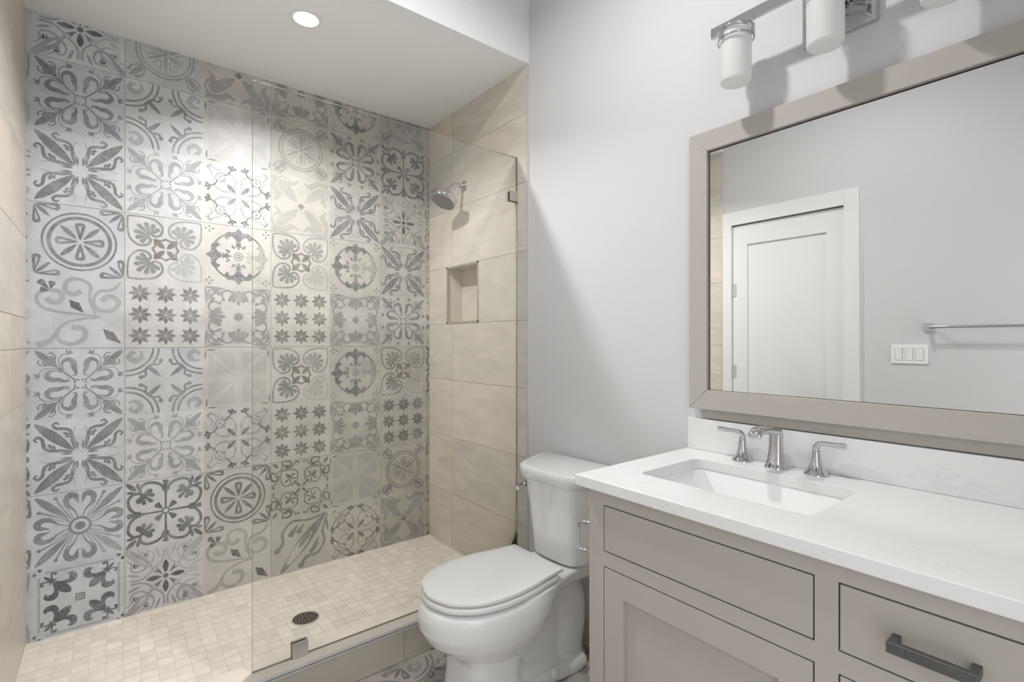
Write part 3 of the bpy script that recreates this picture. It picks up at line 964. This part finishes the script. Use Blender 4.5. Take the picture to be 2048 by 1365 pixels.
mb.build('nozzle_plate', M['showerface'], t, smooth=40)['label'] = 'grey nozzle plate'

dc = (.668, 2.291, ZP)
t = thing('shower_drain', 'round perforated metal drain in the beige mosaic shower floor', 'drain', dc)
mb = MB(); mb.lathe([(.060, 0), (.059, .0025), (.053, .003), (.052, .001)], dc, n=48, cap=False)
mb.build('drain_ring', M['steel'], t, smooth=40)
mb = MB(); mb.lathe([(.0525, .0018), (0, .0018)], dc, n=48, cap=False)
mb.build('drain_grate', M['draindark'], t)
M['holes'] = mat('drain_hole_glint', (0.62, 0.58, 0.52), 0.2, 1.0, vary=0.05)  # light metal colour standing for the glint in the drain holes
mb = MB()
for rr, nn in ((.014, 6), (.028, 12), (.042, 18)):
    for i in range(nn):
        a = 2 * pi * (i + .5 * (nn == 12)) / nn
        mb.lathe([(.0044, 0), (.0040, .0006), (0, .0006)], (dc[0] + cos(a) * rr, dc[1] + sin(a) * rr, ZP + .0018), n=10, cap=False)
mb.build('grate_glint_dots', M['holes'], t)['label'] = 'rings of small light discs with the glint of the holes in their colour'

# ------------------------------------------------------------------ toilet
TY = 1.455
toilet = thing('toilet', 'white two-piece elongated toilet beside the shower curb', 'toilet', (1.2, TY, 0))
def egg(z, xf, xm, xb, hw, n=56, ex=2.0, exb=None):
    r = []
    for i in range(n):
        a = 2 * pi * i / n
        cx, sy = cos(a), sin(a)
        e = ex if cx < 0 else (exb or ex)
        px = (abs(cx) ** (2 / e)) * (1 if cx > 0 else -1)
        py = (abs(sy) ** (2 / e)) * (1 if sy > 0 else -1)
        r.append((xm + (px * (xb - xm) if px > 0 else px * (xm - xf)), TY + py * hw, z))
    return r
bowl = MB()
bowl.loft([egg(z, a, b, c, d, ex=e, exb=2.5) for z, a, b, c, d, e in (
    (.12, 1.02, 1.10, 1.20, .06, 2.2), (.18, .965, 1.07, 1.24, .100, 2.2), (.215, .925, 1.05, 1.26, .122, 2.2), (.25, .868, 1.04, 1.28, .150, 2.1), (.29, .820, 1.04, 1.29, .171, 2.1),
    (.33, .797, 1.04, 1.31, .182, 2.1), (.375, .795, 1.04, 1.32, .183, 2.1), (.403, .800, 1.04, 1.32, .180, 2.1), (.414, .810, 1.04, 1.31, .172, 2.1))])
bowl.loft([egg(z, a, 1.03, c, d, ex=3.2, exb=3.2) for z, a, c, d in ((0, .905, 1.160, .134), (.012, .902, 1.160, .136), (.06, .912, 1.150, .130), (.13, .920, 1.145, .124), (.20, .922, 1.150, .122), (.26, .90, 1.17, .125))])
def slab(z, pts):
    R = [(x, TY + y, z) for x, y in pts] + [(x, TY - y, z) for x, y in reversed(pts)]
    return R
deck = [(1.10, .176), (1.18, .168), (1.25, .150), (1.31, .128), (1.37, .116), (1.54, .116)]
bowl.loft([slab(.345, [(x, y - .035) for x, y in deck]), slab(.375, [(x, y - .006) for x, y in deck]), slab(.412, deck), slab(.418, [(x, y - .004) for x, y in deck])])
def slab2(z, x0, x1, hw):
    return [(x0, TY - hw, z), (x1, TY - hw, z), (x1, TY + hw, z), (x0, TY + hw, z)]
bowl.loft([slab2(0, 1.05, 1.47, .030), slab2(.20, 1.05, 1.46, .018), slab2(.36, 1.08, 1.46, .030)])
bowl.tube(smooth_path([(1.06, TY, .16), (1.16, TY, .215), (1.27, TY, .300), (1.36, TY, .335), (1.435, TY, .29), (1.455, TY, .20), (1.440, TY, .09), (1.43, TY, .0)], 5), [.052] * 13 + [.056, .060, .064, .067] + [.070] * 19, 24, flat=1.0)
bowl.tube(smooth_path([(1.40, TY, .02), (1.28, TY, .035), (1.18, TY, .06), (1.12, TY, .10)], 5), .052, 20)
# upper sweep from deck down into the bowl side
bowl.loft([slab(.285, [(1.08, .12), (1.14, .07), (1.19, .035), (1.28, .02)]), slab(.325, [(1.08, .155), (1.16, .110), (1.23, .055), (1.44, .030)]), slab(.362, [(1.08, .17), (1.19, .148), (1.29, .104), (1.52, .092)])])
# foot flange
fo = [(1.10, .100), (1.22, .078), (1.32, .084), (1.42, .094), (1.475, .088), (1.492, .06)]
bowl.loft([slab(0, fo), slab(.030, fo), slab(.048, [(x - .004, y - .012) for x, y in fo])])
bo = bowl.build('bowl', M['porcelain'], toilet)
rm = bo.modifiers.new('remesh', 'REMESH'); rm.mode = 'VOXEL'; rm.voxel_size = .0055; rm.use_smooth_shade = True
sm = bo.modifiers.new('smooth', 'SMOOTH'); sm.factor = .5; sm.iterations = 9
def lid_outline(off=0.0, back=1.286):
    half = [(.8095, .0), (.8115, .022), (.820, .052), (.837, .092), (.868, .124), (.903, .148), (.946, .164), (1.0, .1735), (1.06, .1745), (1.13, .168), (1.19, .156), (1.25, .146), (back, .141)]
    pts = smooth_path([(x, y, 0) for x, y in half], 4)
    P = []
    for q in pts:
        d = Vector((q.x - 1.05, q.y, 0)); d = d.normalized() * off
        P.append((q.x + d.x, q.y + d.y))
    up = [(x, TY + y) for x, y in P]
    dn = [(x, TY - y) for x, y in reversed(P[1:])]
    return up + dn
for nm, z0, z1, off, bk_, cr in (('seat', .4215, .4405, .003, 1.265, 0), ('seat_lid', .4455, .4605, 0, 1.290, .006)):
    ol = lid_outline(off, bk_)
    n = len(ol)
    cx = 1.06
    def sc(f, z, zz=0):
        return [(cx + (x - cx) * f, TY + (y - TY) * f, z) for x, y in ol]
    mb = MB()
    rings = [sc(.972, z0), sc(.992, z0 + .002), sc(1.0, z0 + .006), sc(1.0, z1 - .006), sc(.994, z1 - .0015), sc(.975, z1)]
    if cr: rings += [sc(.80, z1 + cr * .5), sc(.5, z1 + cr * .85), sc(.2, z1 + cr), sc(.02, z1 + cr)]
    mb.loft(rings)
    mb.build(nm, M['plastic'], toilet, smooth=50)
for s in (-1, 1):
    mb = MB(); mb.box(1.283, 1.318, TY + s * .075 - .022, TY + s * .075 + .022, .4185, .440)
    mb.build('hinge_cap', M['plastic'], toilet, bevel=.005)
for s in (-1, 1):
    mb = MB(); mb.lathe([(.016, .040), (.0155, .058), (.011, .068), (0, .071)], (1.305, TY + s * .077, -.012), n=24, cap=False)
    mb.build('bolt_cap', M['plastic'], toilet, smooth=50)
# tank (sits a touch askew on the bowl)
ROT = Matrix.Rotation(radians(3.0), 4, 'Z')
PIV = Vector((1.455, TY, 0))
def rot(p):
    return tuple(ROT @ (Vector(p) - PIV) + PIV)
def tank_ring(half, z, off=0.0):
    pts = [(x, y, 0) for x, y in half]
    up = [(x, TY + y, z) for x, y, _ in pts]
    dn = [(x, TY - y, z) for x, y, _ in reversed(pts)]
    R = up + dn
    c = Vector((1.44, TY, z))
    out = []
    for q in R:
        d = Vector(q) - c
        L = d.length
        out.append(rot(c + d * ((L + off) / L)))
    return out
def rounded(half, n=5):
    # round each interior corner of the half outline
    out = [half[0]]
    for i in range(1, len(half) - 1):
        a, b, c = Vector(half[i - 1]), Vector(half[i]), Vector(half[i + 1])
        r = min((a - b).length, (c - b).length) * .42
        p0 = b + (a - b).normalized() * r; p1 = b + (c - b).normalized() * r
        for k in range(n + 1):
            t = k / n
            q = p0 * (1 - t) ** 2 + b * 2 * t * (1 - t) + p1 * t * t
            out.append((q.x, q.y))
    out.append(half[-1])
    return out
bt = rounded([(1.316, .002), (1.320, .070), (1.332, .128), (1.420, .178), (1.556, .200), (1.562, .10)])
bb = rounded([(1.350, .002), (1.353, .055), (1.366, .108), (1.425, .146), (1.552, .162), (1.556, .09)])
mid = [((a[0] * .45 + b[0] * .55), (a[1] * .5 + b[1] * .5)) for a, b in zip(bt, bb)]
mb = MB()
mb.loft([tank_ring(bb, .424, -.010), tank_ring(bb, .430, -.002), tank_ring(bb, .440), tank_ring(mid, .60), tank_ring(bt, .737)])
mb.build('tank', M['porcelain'], toilet, smooth=60)
lh = rounded([(1.298, .002), (1.302, .085), (1.318, .146), (1.405, .198), (1.536, .226), (1.563, .214), (1.566, .10)])
mb = MB()
mb.loft([tank_ring(lh, .7375, -.008), tank_ring(lh, .7385, -.006), tank_ring(lh, .765, .001), tank_ring(lh, .780, .001), tank_ring(lh, .786, -.004), tank_ring(lh, .788, -.012)])
mb.build('tank_lid', M['porcelain'], toilet, smooth=60)
mb = MB()
L0 = Vector((1.365, TY + .172, .688))
dd = Vector((-.5, .86, 0))
mb.lathe([(.013, 0), (.013, .006), (.007, .009), (.007, .018), (0, .018)], L0 + dd * -.012, dd, 20, cap=False)
mb.tube(smooth_path([L0 + dd * .005, L0 + dd * .010 + Vector((-.020, -.008, -.002)), L0 + dd * .008 + Vector((-.05, -.03, -.006))], 6), [.007] * 4 + [.0065] * 5 + [.008] * 4, 12)
mb.build('flush_lever', M['chrome'], toilet, smooth=50)['label'] = 'small chrome flush lever'

# ------------------------------------------------------------------ vanity
VX, VY0, VY1 = 1.0295, .033, .9465
CZ0, CZ1 = .8915, .921
van = thing('vanity_cabinet', 'taupe painted vanity cabinet with inset drawers and a shaker door', 'cabinet', (1.3, .49, 0))
D1 = (.380, .8955, .7275, .852)
DR = (.380, .8955, .150, .6885)
D2 = (.066, .3410, .7275, .853)
D3 = (.066, .3410, .420, .6870)
D4 = (.066, .3410, .150, .380)
TH = .020
mb = MB()
for q in ((VY0, D2[0], .10, CZ0), (D2[1], D1[0], .10, CZ0), (D1[1], VY1, .10, CZ0)):
    mb.box(VX, VX + TH, *q)
for y0, y1, ops in ((D1[0], D1[1], (D1, DR)), (D2[0], D2[1], (D2, D3, D4))):
    zs = CZ0
    for op in ops:
        mb.box(VX, VX + TH, y0, y1, op[3], zs); zs = op[2]
    mb.box(VX, VX + TH, y0, y1, .10, zs)
mb.build('face_frame', M['taupe'], van)
mb = MB()
mb.box(VX + TH, XP - .0005, VY1 - .018, VY1, .0, CZ0 - .0005); mb.box(VX + TH, XP - .0005, VY0, VY0 + .018, .0, CZ0 - .0005)
mb.box(VX + .06, VX + .075, VY0 + .018, VY1 - .018, 0, .10)
mb.build('side_panel', M['taupe'], van)
mb = MB()
mb.box(VX + TH + .006, VX + TH + .012, VY0 + .018, VY1 - .018, .11, CZ0 - .002)
mb.box(VX + TH, XP - .0005, VY0 + .018, VY1 - .018, .095, .105)
mb.build('gap_shade_sheet', M['dark'], van)  # near-black sheet that paints the shade seen through the drawer gaps
g = .0032
def front(op):
    return (VX - .0005, VX + TH - .001, op[0] + g, op[1] - g, op[2] + g, op[3] - g)
for op, lab in ((D1, 'wide plain drawer front under the sink'), (D2, 'small drawer with pewter bar pull'), (D3, None), (D4, None)):
    mb = MB(); mb.box(*front(op))
    dr = mb.build('drawer_front', M['taupe'], van, bevel=.0008)
    if lab: dr['label'] = lab
    if op is not D1:
        yc, zc = (op[0] + op[1]) / 2, (op[2] + op[3]) / 2 - .003 if op is D2 else op[3] - .075
        if op is D2: zc = .7905
        hb = MB()
        hb.box(VX - .040, VX - .028, yc - .056, yc + .056, zc - .0095, zc + .0085)
        hb.box(VX - .030, VX + .001, yc + .044, yc + .056, zc - .0085, zc + .0075)
        hb.box(VX - .030, VX + .001, yc - .056, yc - .044, zc - .0085, zc + .0075)
        ho = hb.build('bar_pull', M['iron'], dr, bevel=.0012)
        ho['label'] = 'dark pewter bar pull'
q = front(DR)
st = .063
mb = MB()
mb.box(q[0], q[1], q[2], q[2] + st, q[4], q[5]); mb.box(q[0], q[1], q[3] - st, q[3], q[4], q[5])
mb.box(q[0], q[1], q[2] + st, q[3] - st, q[4], q[4] + st); mb.box(q[0], q[1], q[2] + st, q[3] - st, q[5] - st, q[5])
mb.box(q[0] + .010, q[1] - .001, q[2] + st, q[3] - st, q[4] + st, q[5] - st)
mb.build('shaker_door', M['taupe'], van)['label'] = 'recessed panel door'

def rrect(x0, x1, y0, y1, r, n=6):
    P = []
    for cx, cy, a0 in ((x1 - r, y1 - r, 0), (x0 + r, y1 - r, 90), (x0 + r, y0 + r, 180), (x1 - r, y0 + r, 270)):
        for k in range(n + 1):
            a = radians(a0 + 90 * k / n)
            P.append((cx + r * cos(a), cy + r * sin(a)))
    return P
CX, CY0, CY1 = 1.0055, .005, .978
SX0, SX1, SY0, SY1 = 1.152, 1.443, .432, .872
hole = rrect(SX0, SX1, SY0, SY1, .022)
nh = len(hole)
corners = [(XP - .0005, CY1), (CX, CY1), (CX, CY0), (XP - .0005, CY0)]
V, F = [], []
for z in (CZ0, CZ1):
    V += [(x, y, z) for x, y in hole] + [(x, y, z) for x, y in corners]
st_ = nh + 4
per = nh // 4
for lev, o in enumerate((0, st_)):
    for c in range(4):
        for k in range(per - 1):
            i = c * per + k
            f = (o + i, o + i + 1, o + nh + c)
            F.append(f if lev == 0 else f[::-1])
        i = c * per + per - 1
        j = (i + 1) % nh
        f = (o + i, o + j, o + nh + (c + 1) % 4, o + nh + c)
        F.append(f if lev == 0 else f[::-1])
for i in range(nh):
    j = (i + 1) % nh
    F.append((i, j, st_ + j, st_ + i))
for c in range(4):
    d = (c + 1) % 4
    F.append((nh + c, nh + d, st_ + nh + d, st_ + nh + c))
top = mesh_obj('countertop', V, F, M['quartz'])
bm = bmesh.new(); bm.from_mesh(top.data); bmesh.ops.recalc_face_normals(bm, faces=bm.faces[:]); bm.to_mesh(top.data); bm.free()
b = top.modifiers.new('bevel', 'BEVEL'); b.width = .0022; b.segments = 3; b.limit_method = 'ANGLE'; b.angle_limit = radians(50)
tag(top, 'white quartz countertop with a rectangular sink cutout on the taupe vanity', 'countertop')
mb = MB(); mb.box(1.560, XP - .0005, CY0, CY1 + .0, CZ1 + .0003, 1.0265)
tag(mb.build('backsplash', M['quartz'], bevel=.0015), 'low white quartz backsplash strip below the framed mirror', 'backsplash')

sink = thing('sink', 'white rectangular undermount sink set into the quartz countertop', 'sink', (1.30, .652, .76))
ri = [rrect(SX0 - .004 + i, SX1 + .004 - i, SY0 - .004 + i, SY1 + .004 - i, r) for i, r in ((0, .026), (.004, .030), (.022, .04), (.034, .045), (.060, .05))]
ro = [rrect(SX0 - .030, SX1 + .030, SY0 - .030, SY1 + .030, .03), rrect(SX0 - .012, SX1 + .012, SY0 - .012, SY1 + .012, .035)]
mb = MB()
L = [[(x, y, z) for x, y in r] for r, z in ((ro[1], .752), (ro[1], .876), (ro[0], .8795), (ro[0], CZ0 - .0004), (ri[0], CZ0 - .0004), (ri[1], .880), (ri[2], .800), (ri[3], .775), (ri[4], .765))]
mb.loft(L, cap0=True, cap1=True)
mb.build('basin', M['porcelain'], sink, smooth=40)
mb = MB(); mb.lathe([(.022, .0002), (.021, .003), (.012, .0035), (.010, .001), (0, .001)], (1.32, .652, .765), n=28, cap=False)
mb.build('drain_cap', M['chrome'], sink, smooth=40)

# faucet set
def orect(c, ux, uz, wx, wz, n=20, e=3.0):
    R = []
    for k in range(n):
        a = 2 * pi * k / n
        ca, sa = cos(a), sin(a)
        R.append(tuple(Vector(c) + Vector(ux) * wx * (abs(ca) ** (2 / e)) * (1 if ca > 0 else -1) + Vector(uz) * wz * (abs(sa) ** (2 / e)) * (1 if sa > 0 else -1)))
    return R
fau = thing('faucet', 'chrome three-piece faucet with two lever handles at the back of the sink', 'faucet', (1.518, .662, CZ1))
def handle(y, s):
    o = (1.524, y, CZ1)
    mb = MB()
    mb.lathe([(.0315, 0), (.0315, .003), (.0285, .006), (.0200, .018), (.0140, .034), (.0110, .050), (.0102, .063), (.0112, .0638), (.0112, .0650)], o, n=36)
    hb = mb.build('handle', M['chrome'], fau, smooth=50)
    lb = MB()
    P = smooth_path([(o[0], y, CZ1 + .0652), (o[0], y, CZ1 + .076), (o[0] - .001, y + s * .008, CZ1 + .0855), (o[0] - .003, y + s * .024, CZ1 + .0885), (o[0] - .006, y + s * .048, CZ1 + .0885), (o[0] - .008, y + s * .074, CZ1 + .0895)], 6)
    n = len(P)
    rings = []
    for i, p in enumerate(P):
        u = i / (n - 1)
        tng = (P[min(i + 1, n - 1)] - P[max(i - 1, 0)]).normalized()
        sd = Vector((1, 0, 0))
        nn = tng.cross(sd).normalized()
        wx = .0092 - .0012 * u
        wz = .0092 - .0034 * min(1, u * 1.6) + .0022 * max(0, u - .7) / .3
        rings.append(orect(p, sd, nn, wx, wz, 16, 2.4 + 2 * u))
    lb.loft(rings)
    lb.build('lever', M['chrome'], hb, smooth=50)
handle(.7655, 1)
handle(.558, -1)
sx, sy = 1.516, .662
mb = MB()
X_, Y_ = (1, 0, 0), (0, 1, 0)
mb.loft([orect((sx, sy, CZ1 + z), X_, Y_, wx, wy, e=ee) for z, wx, wy, ee in ((0, .031, .031, 2.2), (.003, .031, .031, 2.2), (.007, .027, .0275, 2.3), (.020, .022, .023, 2.6), (.045, .0175, .0195, 3), (.070, .0155, .0180, 3), (.090, .0150, .0175, 3.2), (.100, .0150, .0175, 3.2))])
mb.build('spout_body', M['chrome'], fau, smooth=50)
P = smooth_path([(sx + .006, sy, CZ1 + .088), (sx + .004, sy, CZ1 + .099), (sx - .008, sy, CZ1 + .1065), (sx - .028, sy, CZ1 + .1100), (sx - .062, sy, CZ1 + .1155), (sx - .092, sy, CZ1 + .1190), (sx - .115, sy, CZ1 + .1180), (sx - .129, sy, CZ1 + .109), (sx - .134, sy, CZ1 + .100)], 6)
rings = []
n = len(P)
for i, p in enumerate(P):
    u = i / (n - 1)
    tng = (P[min(i + 1, n - 1)] - P[max(i - 1, 0)]).normalized()
    nn = Vector((0, 1, 0)).cross(tng).normalized()
    wy = .0172 + .002 * max(0, u - .35) if u < .93 else .0182 * (1 - (u - .93) * 4)
    wz = .0135 - .003 * u if u < .9 else .0105 * (1 - (u - .9) * 6)
    rings.append(orect(p, (0, 1, 0), nn, wy, max(wz, .003), 20, 2.6))
mb = MB(); mb.loft(rings)
mb.build('spout', M['chrome'], fau, smooth=50)

# bent rod holder on the vanity side
hx = 1.072
tp = thing('paper_holder', 'bent chrome rod holder on the vanity side next to the toilet tank', 'paper holder', (hx, VY1, .72))
mb = MB()
zt_, zb_ = .762, .682
yo = VY1 + .082
mb.tube(smooth_path([(hx + .012, VY1 + .004, zt_ + .004), (hx + .008, VY1 + .045, zt_ + .003), (hx + .002, yo - .014, zt_ + .001), (hx, yo - .003, zt_ - .004), (hx, yo, zt_ - .016), (hx, yo, zb_ + .016), (hx, yo - .003, zb_ + .004), (hx + .002, yo - .014, zb_ - .001), (hx + .008, VY1 + .045, zb_ + .001), (hx + .012, VY1 + .004, zb_ + .002)], 6), .0042, 12)
mb.build('holder_rod', M['chrome'], tp, smooth=50)
for zz in (zt_ + .004, zb_ + .002):
    mb = MB(); mb.lathe([(.011, 0), (.011, .005), (.006, .008)], (hx + .012, VY1 + .0002, zz), (0, 1, 0), 20)
    mb.build('rod_mount', M['chrome'], tp, smooth=50)

# ------------------------------------------------------------------ framed mirror
MX = 1.545
MY0, MY1, MZ0, MZ1, FW = .015, .9625, 1.0622, 1.9875, .0645
mir = thing('wall_mirror', 'large rectangular mirror in a flat taupe frame above the vanity', 'mirror', (XP, .49, MZ0))
def rail(pts):
    mb = MB()
    n = len(pts)
    v = [(MX, y, z) for y, z in pts] + [(1.566, y, z) for y, z in pts]
    f = [tuple(range(n)), tuple(range(2 * n - 1, n - 1, -1))] + [(i, n + i, n + (i + 1) % n, (i + 1) % n) for i in range(n)]
    mb.add(v, f)
    o = mb.build('frame_rail', M['taupe'], mir)
    bm = bmesh.new(); bm.from_mesh(o.data); bmesh.ops.recalc_face_normals(bm, faces=bm.faces[:]); bm.to_mesh(o.data); bm.free()
    bv = o.modifiers.new('bevel', 'BEVEL'); bv.width = .0009; bv.segments = 2; bv.limit_method = 'ANGLE'; bv.angle_limit = radians(30)
g = .0004
iy0, iy1, iz0, iz1 = MY0 + FW, MY1 - FW, MZ0 + FW, MZ1 - FW
rail([(MY0, MZ1), (MY1 - g, MZ1), (iy1 - g, iz1), (iy0, iz1)])
rail([(MY0, MZ0), (iy0, iz0), (iy1 - g, iz0), (MY1 - g, MZ0)])
rail([(MY1, MZ0 + g), (iy1, iz0 + g), (iy1, iz1 - g), (MY1, MZ1 - g)])
rail([(MY0 - g, MZ0 + g), (MY0 - g, MZ1 - g), (iy0 - g, iz1 - g), (iy0 - g, iz0 + g)])
mb = MB(); mb.box(1.558, 1.564, iy0 + .0052, iy1 - .0052, iz0 + .0015, iz1 - .0052)
mb.build('mirror_glass', M['mirror'], mir)
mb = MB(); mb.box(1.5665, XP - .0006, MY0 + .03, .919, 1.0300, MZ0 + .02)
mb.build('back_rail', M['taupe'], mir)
mb = MB(); mb.box(1.566, 1.570, iy0 - .01, iy1 + .01, iz0 - .01, iz1 + .01)
mb.build('backing_board', M['dark'], mir)  # board coloured near-black as the shade in the gap round the glass

# ------------------------------------------------------------------ vanity light
LX, LZ = 1.470, 2.251
fix = thing('vanity_light', 'chrome three-shade vanity light on the wall above the mirror', 'wall light', (XP, .517, 2.22))
mb = MB(); mb.box(XP - .022, XP - .0005, .4275, .608, 2.134, 2.312)
mb.build('back_plate', M['chrome'], fix, bevel=.003)
mb = MB(); mb.box(LX - .004, LX + .010, .196, .838, LZ - .015, LZ + .015)
mb.build('cross_bar', M['chrome'], fix, bevel=.001)
mb = MB(); mb.tube([(XP - .022, .517, LZ), (LX + .008, .517, LZ)], .011, 18)
mb.build('stem', M['chrome'], fix, smooth=50)
for i, y in enumerate((.759, .517, .275)):
    c = (LX, y, 0)
    mb = MB(); mb.lathe([(0, LZ - .018), (.030, LZ - .018), (.034, LZ - .022), (.034, LZ - .030), (0, LZ - .030)], c, n=32, cap=False)
    for zz in (2.224, 2.196):
        mb.torus((LX, y, zz), .0500, .0030, n=48)
    for k in range(3):
        a = 2 * pi * k / 3 + .6
        mb.box(LX + cos(a) * .050 - .004, LX + cos(a) * .050 + .004, y + sin(a) * .050 - .004, y + sin(a) * .050 + .004, 2.194, 2.226)
        mb.tube([(LX + cos(a) * .050, y + sin(a) * .050, 2.225), (LX + cos(a) * .025, y + sin(a) * .025, 2.231)], .003, 8)
    mb.build('shade_holder', M['chrome'], fix, smooth=50)
    mb = MB()
    R = .0435
    zb = 2.066
    mb.lathe([(0, zb), (R - .010, zb), (R - .004, zb + .0015), (R - .001, zb + .005), (R, zb + .010), (R, 2.2195), (.030, 2.2205)], c, n=56, cap=False)
    mb.build('shade', M['opal'], fix, smooth=50)['label'] = 'frosted white glass cylinder shade'

# ------------------------------------------------------------------ on the left wall, seen in the mirror
sw = thing('light_switch', 'white three-gang rocker switch plate on the wall, reflected in the mirror', 'light switch', (XQ, .782, 1.218))
mb = MB(); mb.box(XQ + .0003, XQ + .007, .701, .863, 1.1665, 1.269)
mb.build('switch_plate', M['plastic'], sw, bevel=.002)
M['switchshadow'] = mat('switch_shadow_grey', (0.42, 0.42, 0.41), 0.6, vary=0.02)  # grey that stands for shadow around the rockers
mb = MB()
for k in range(3):
    yc = .782 + (k - 1) * .046
    mb.box(XQ + .0066, XQ + .0073, yc - .0178, yc + .0178, 1.1832, 1.2528)
mb.build('rocker_shadow_line', M['switchshadow'], sw)  # raised grey boxes painting a thin shadow line round each rocker
for k in range(3):
    yc = .782 + (k - 1) * .046
    mb = MB()
    v = [(XQ + .0068, yc - .0155, 1.1855), (XQ + .0068, yc + .0155, 1.1855), (XQ + .0068, yc + .0155, 1.2505), (XQ + .0068, yc - .0155, 1.2505),
         (XQ + .0085, yc - .0155, 1.1855), (XQ + .0085, yc + .0155, 1.1855), (XQ + .0125, yc + .0155, 1.2505), (XQ + .0125, yc - .0155, 1.2505)]
    mb.add(v, [(0, 3, 2, 1), (4, 5, 6, 7), (0, 1, 5, 4), (1, 2, 6, 5), (2, 3, 7, 6), (3, 0, 4, 7)])
    mb.build('rocker', M['plastic'], sw)
tb = thing('towel_bar', 'slim metal towel bar on the wall opposite the vanity, reflected in the mirror', 'towel bar', (XQ, .40, 1.363))
for yy in (.697, .087):
    mb = MB(); mb.box(XQ + .0003, XQ + .010, yy - .022, yy + .022, 1.341, 1.385); mb.box(XQ + .010, XQ + .068, yy - .010, yy + .010, 1.353, 1.373)
    mb.build('bar_mount', M['chrome'], tb, bevel=.0015)
mb = MB(); mb.tube([(XQ + .058, .690, 1.363), (XQ + .058, .094, 1.363)], .0075, 16)
mb.build('rail', M['chrome'], tb, smooth=50)
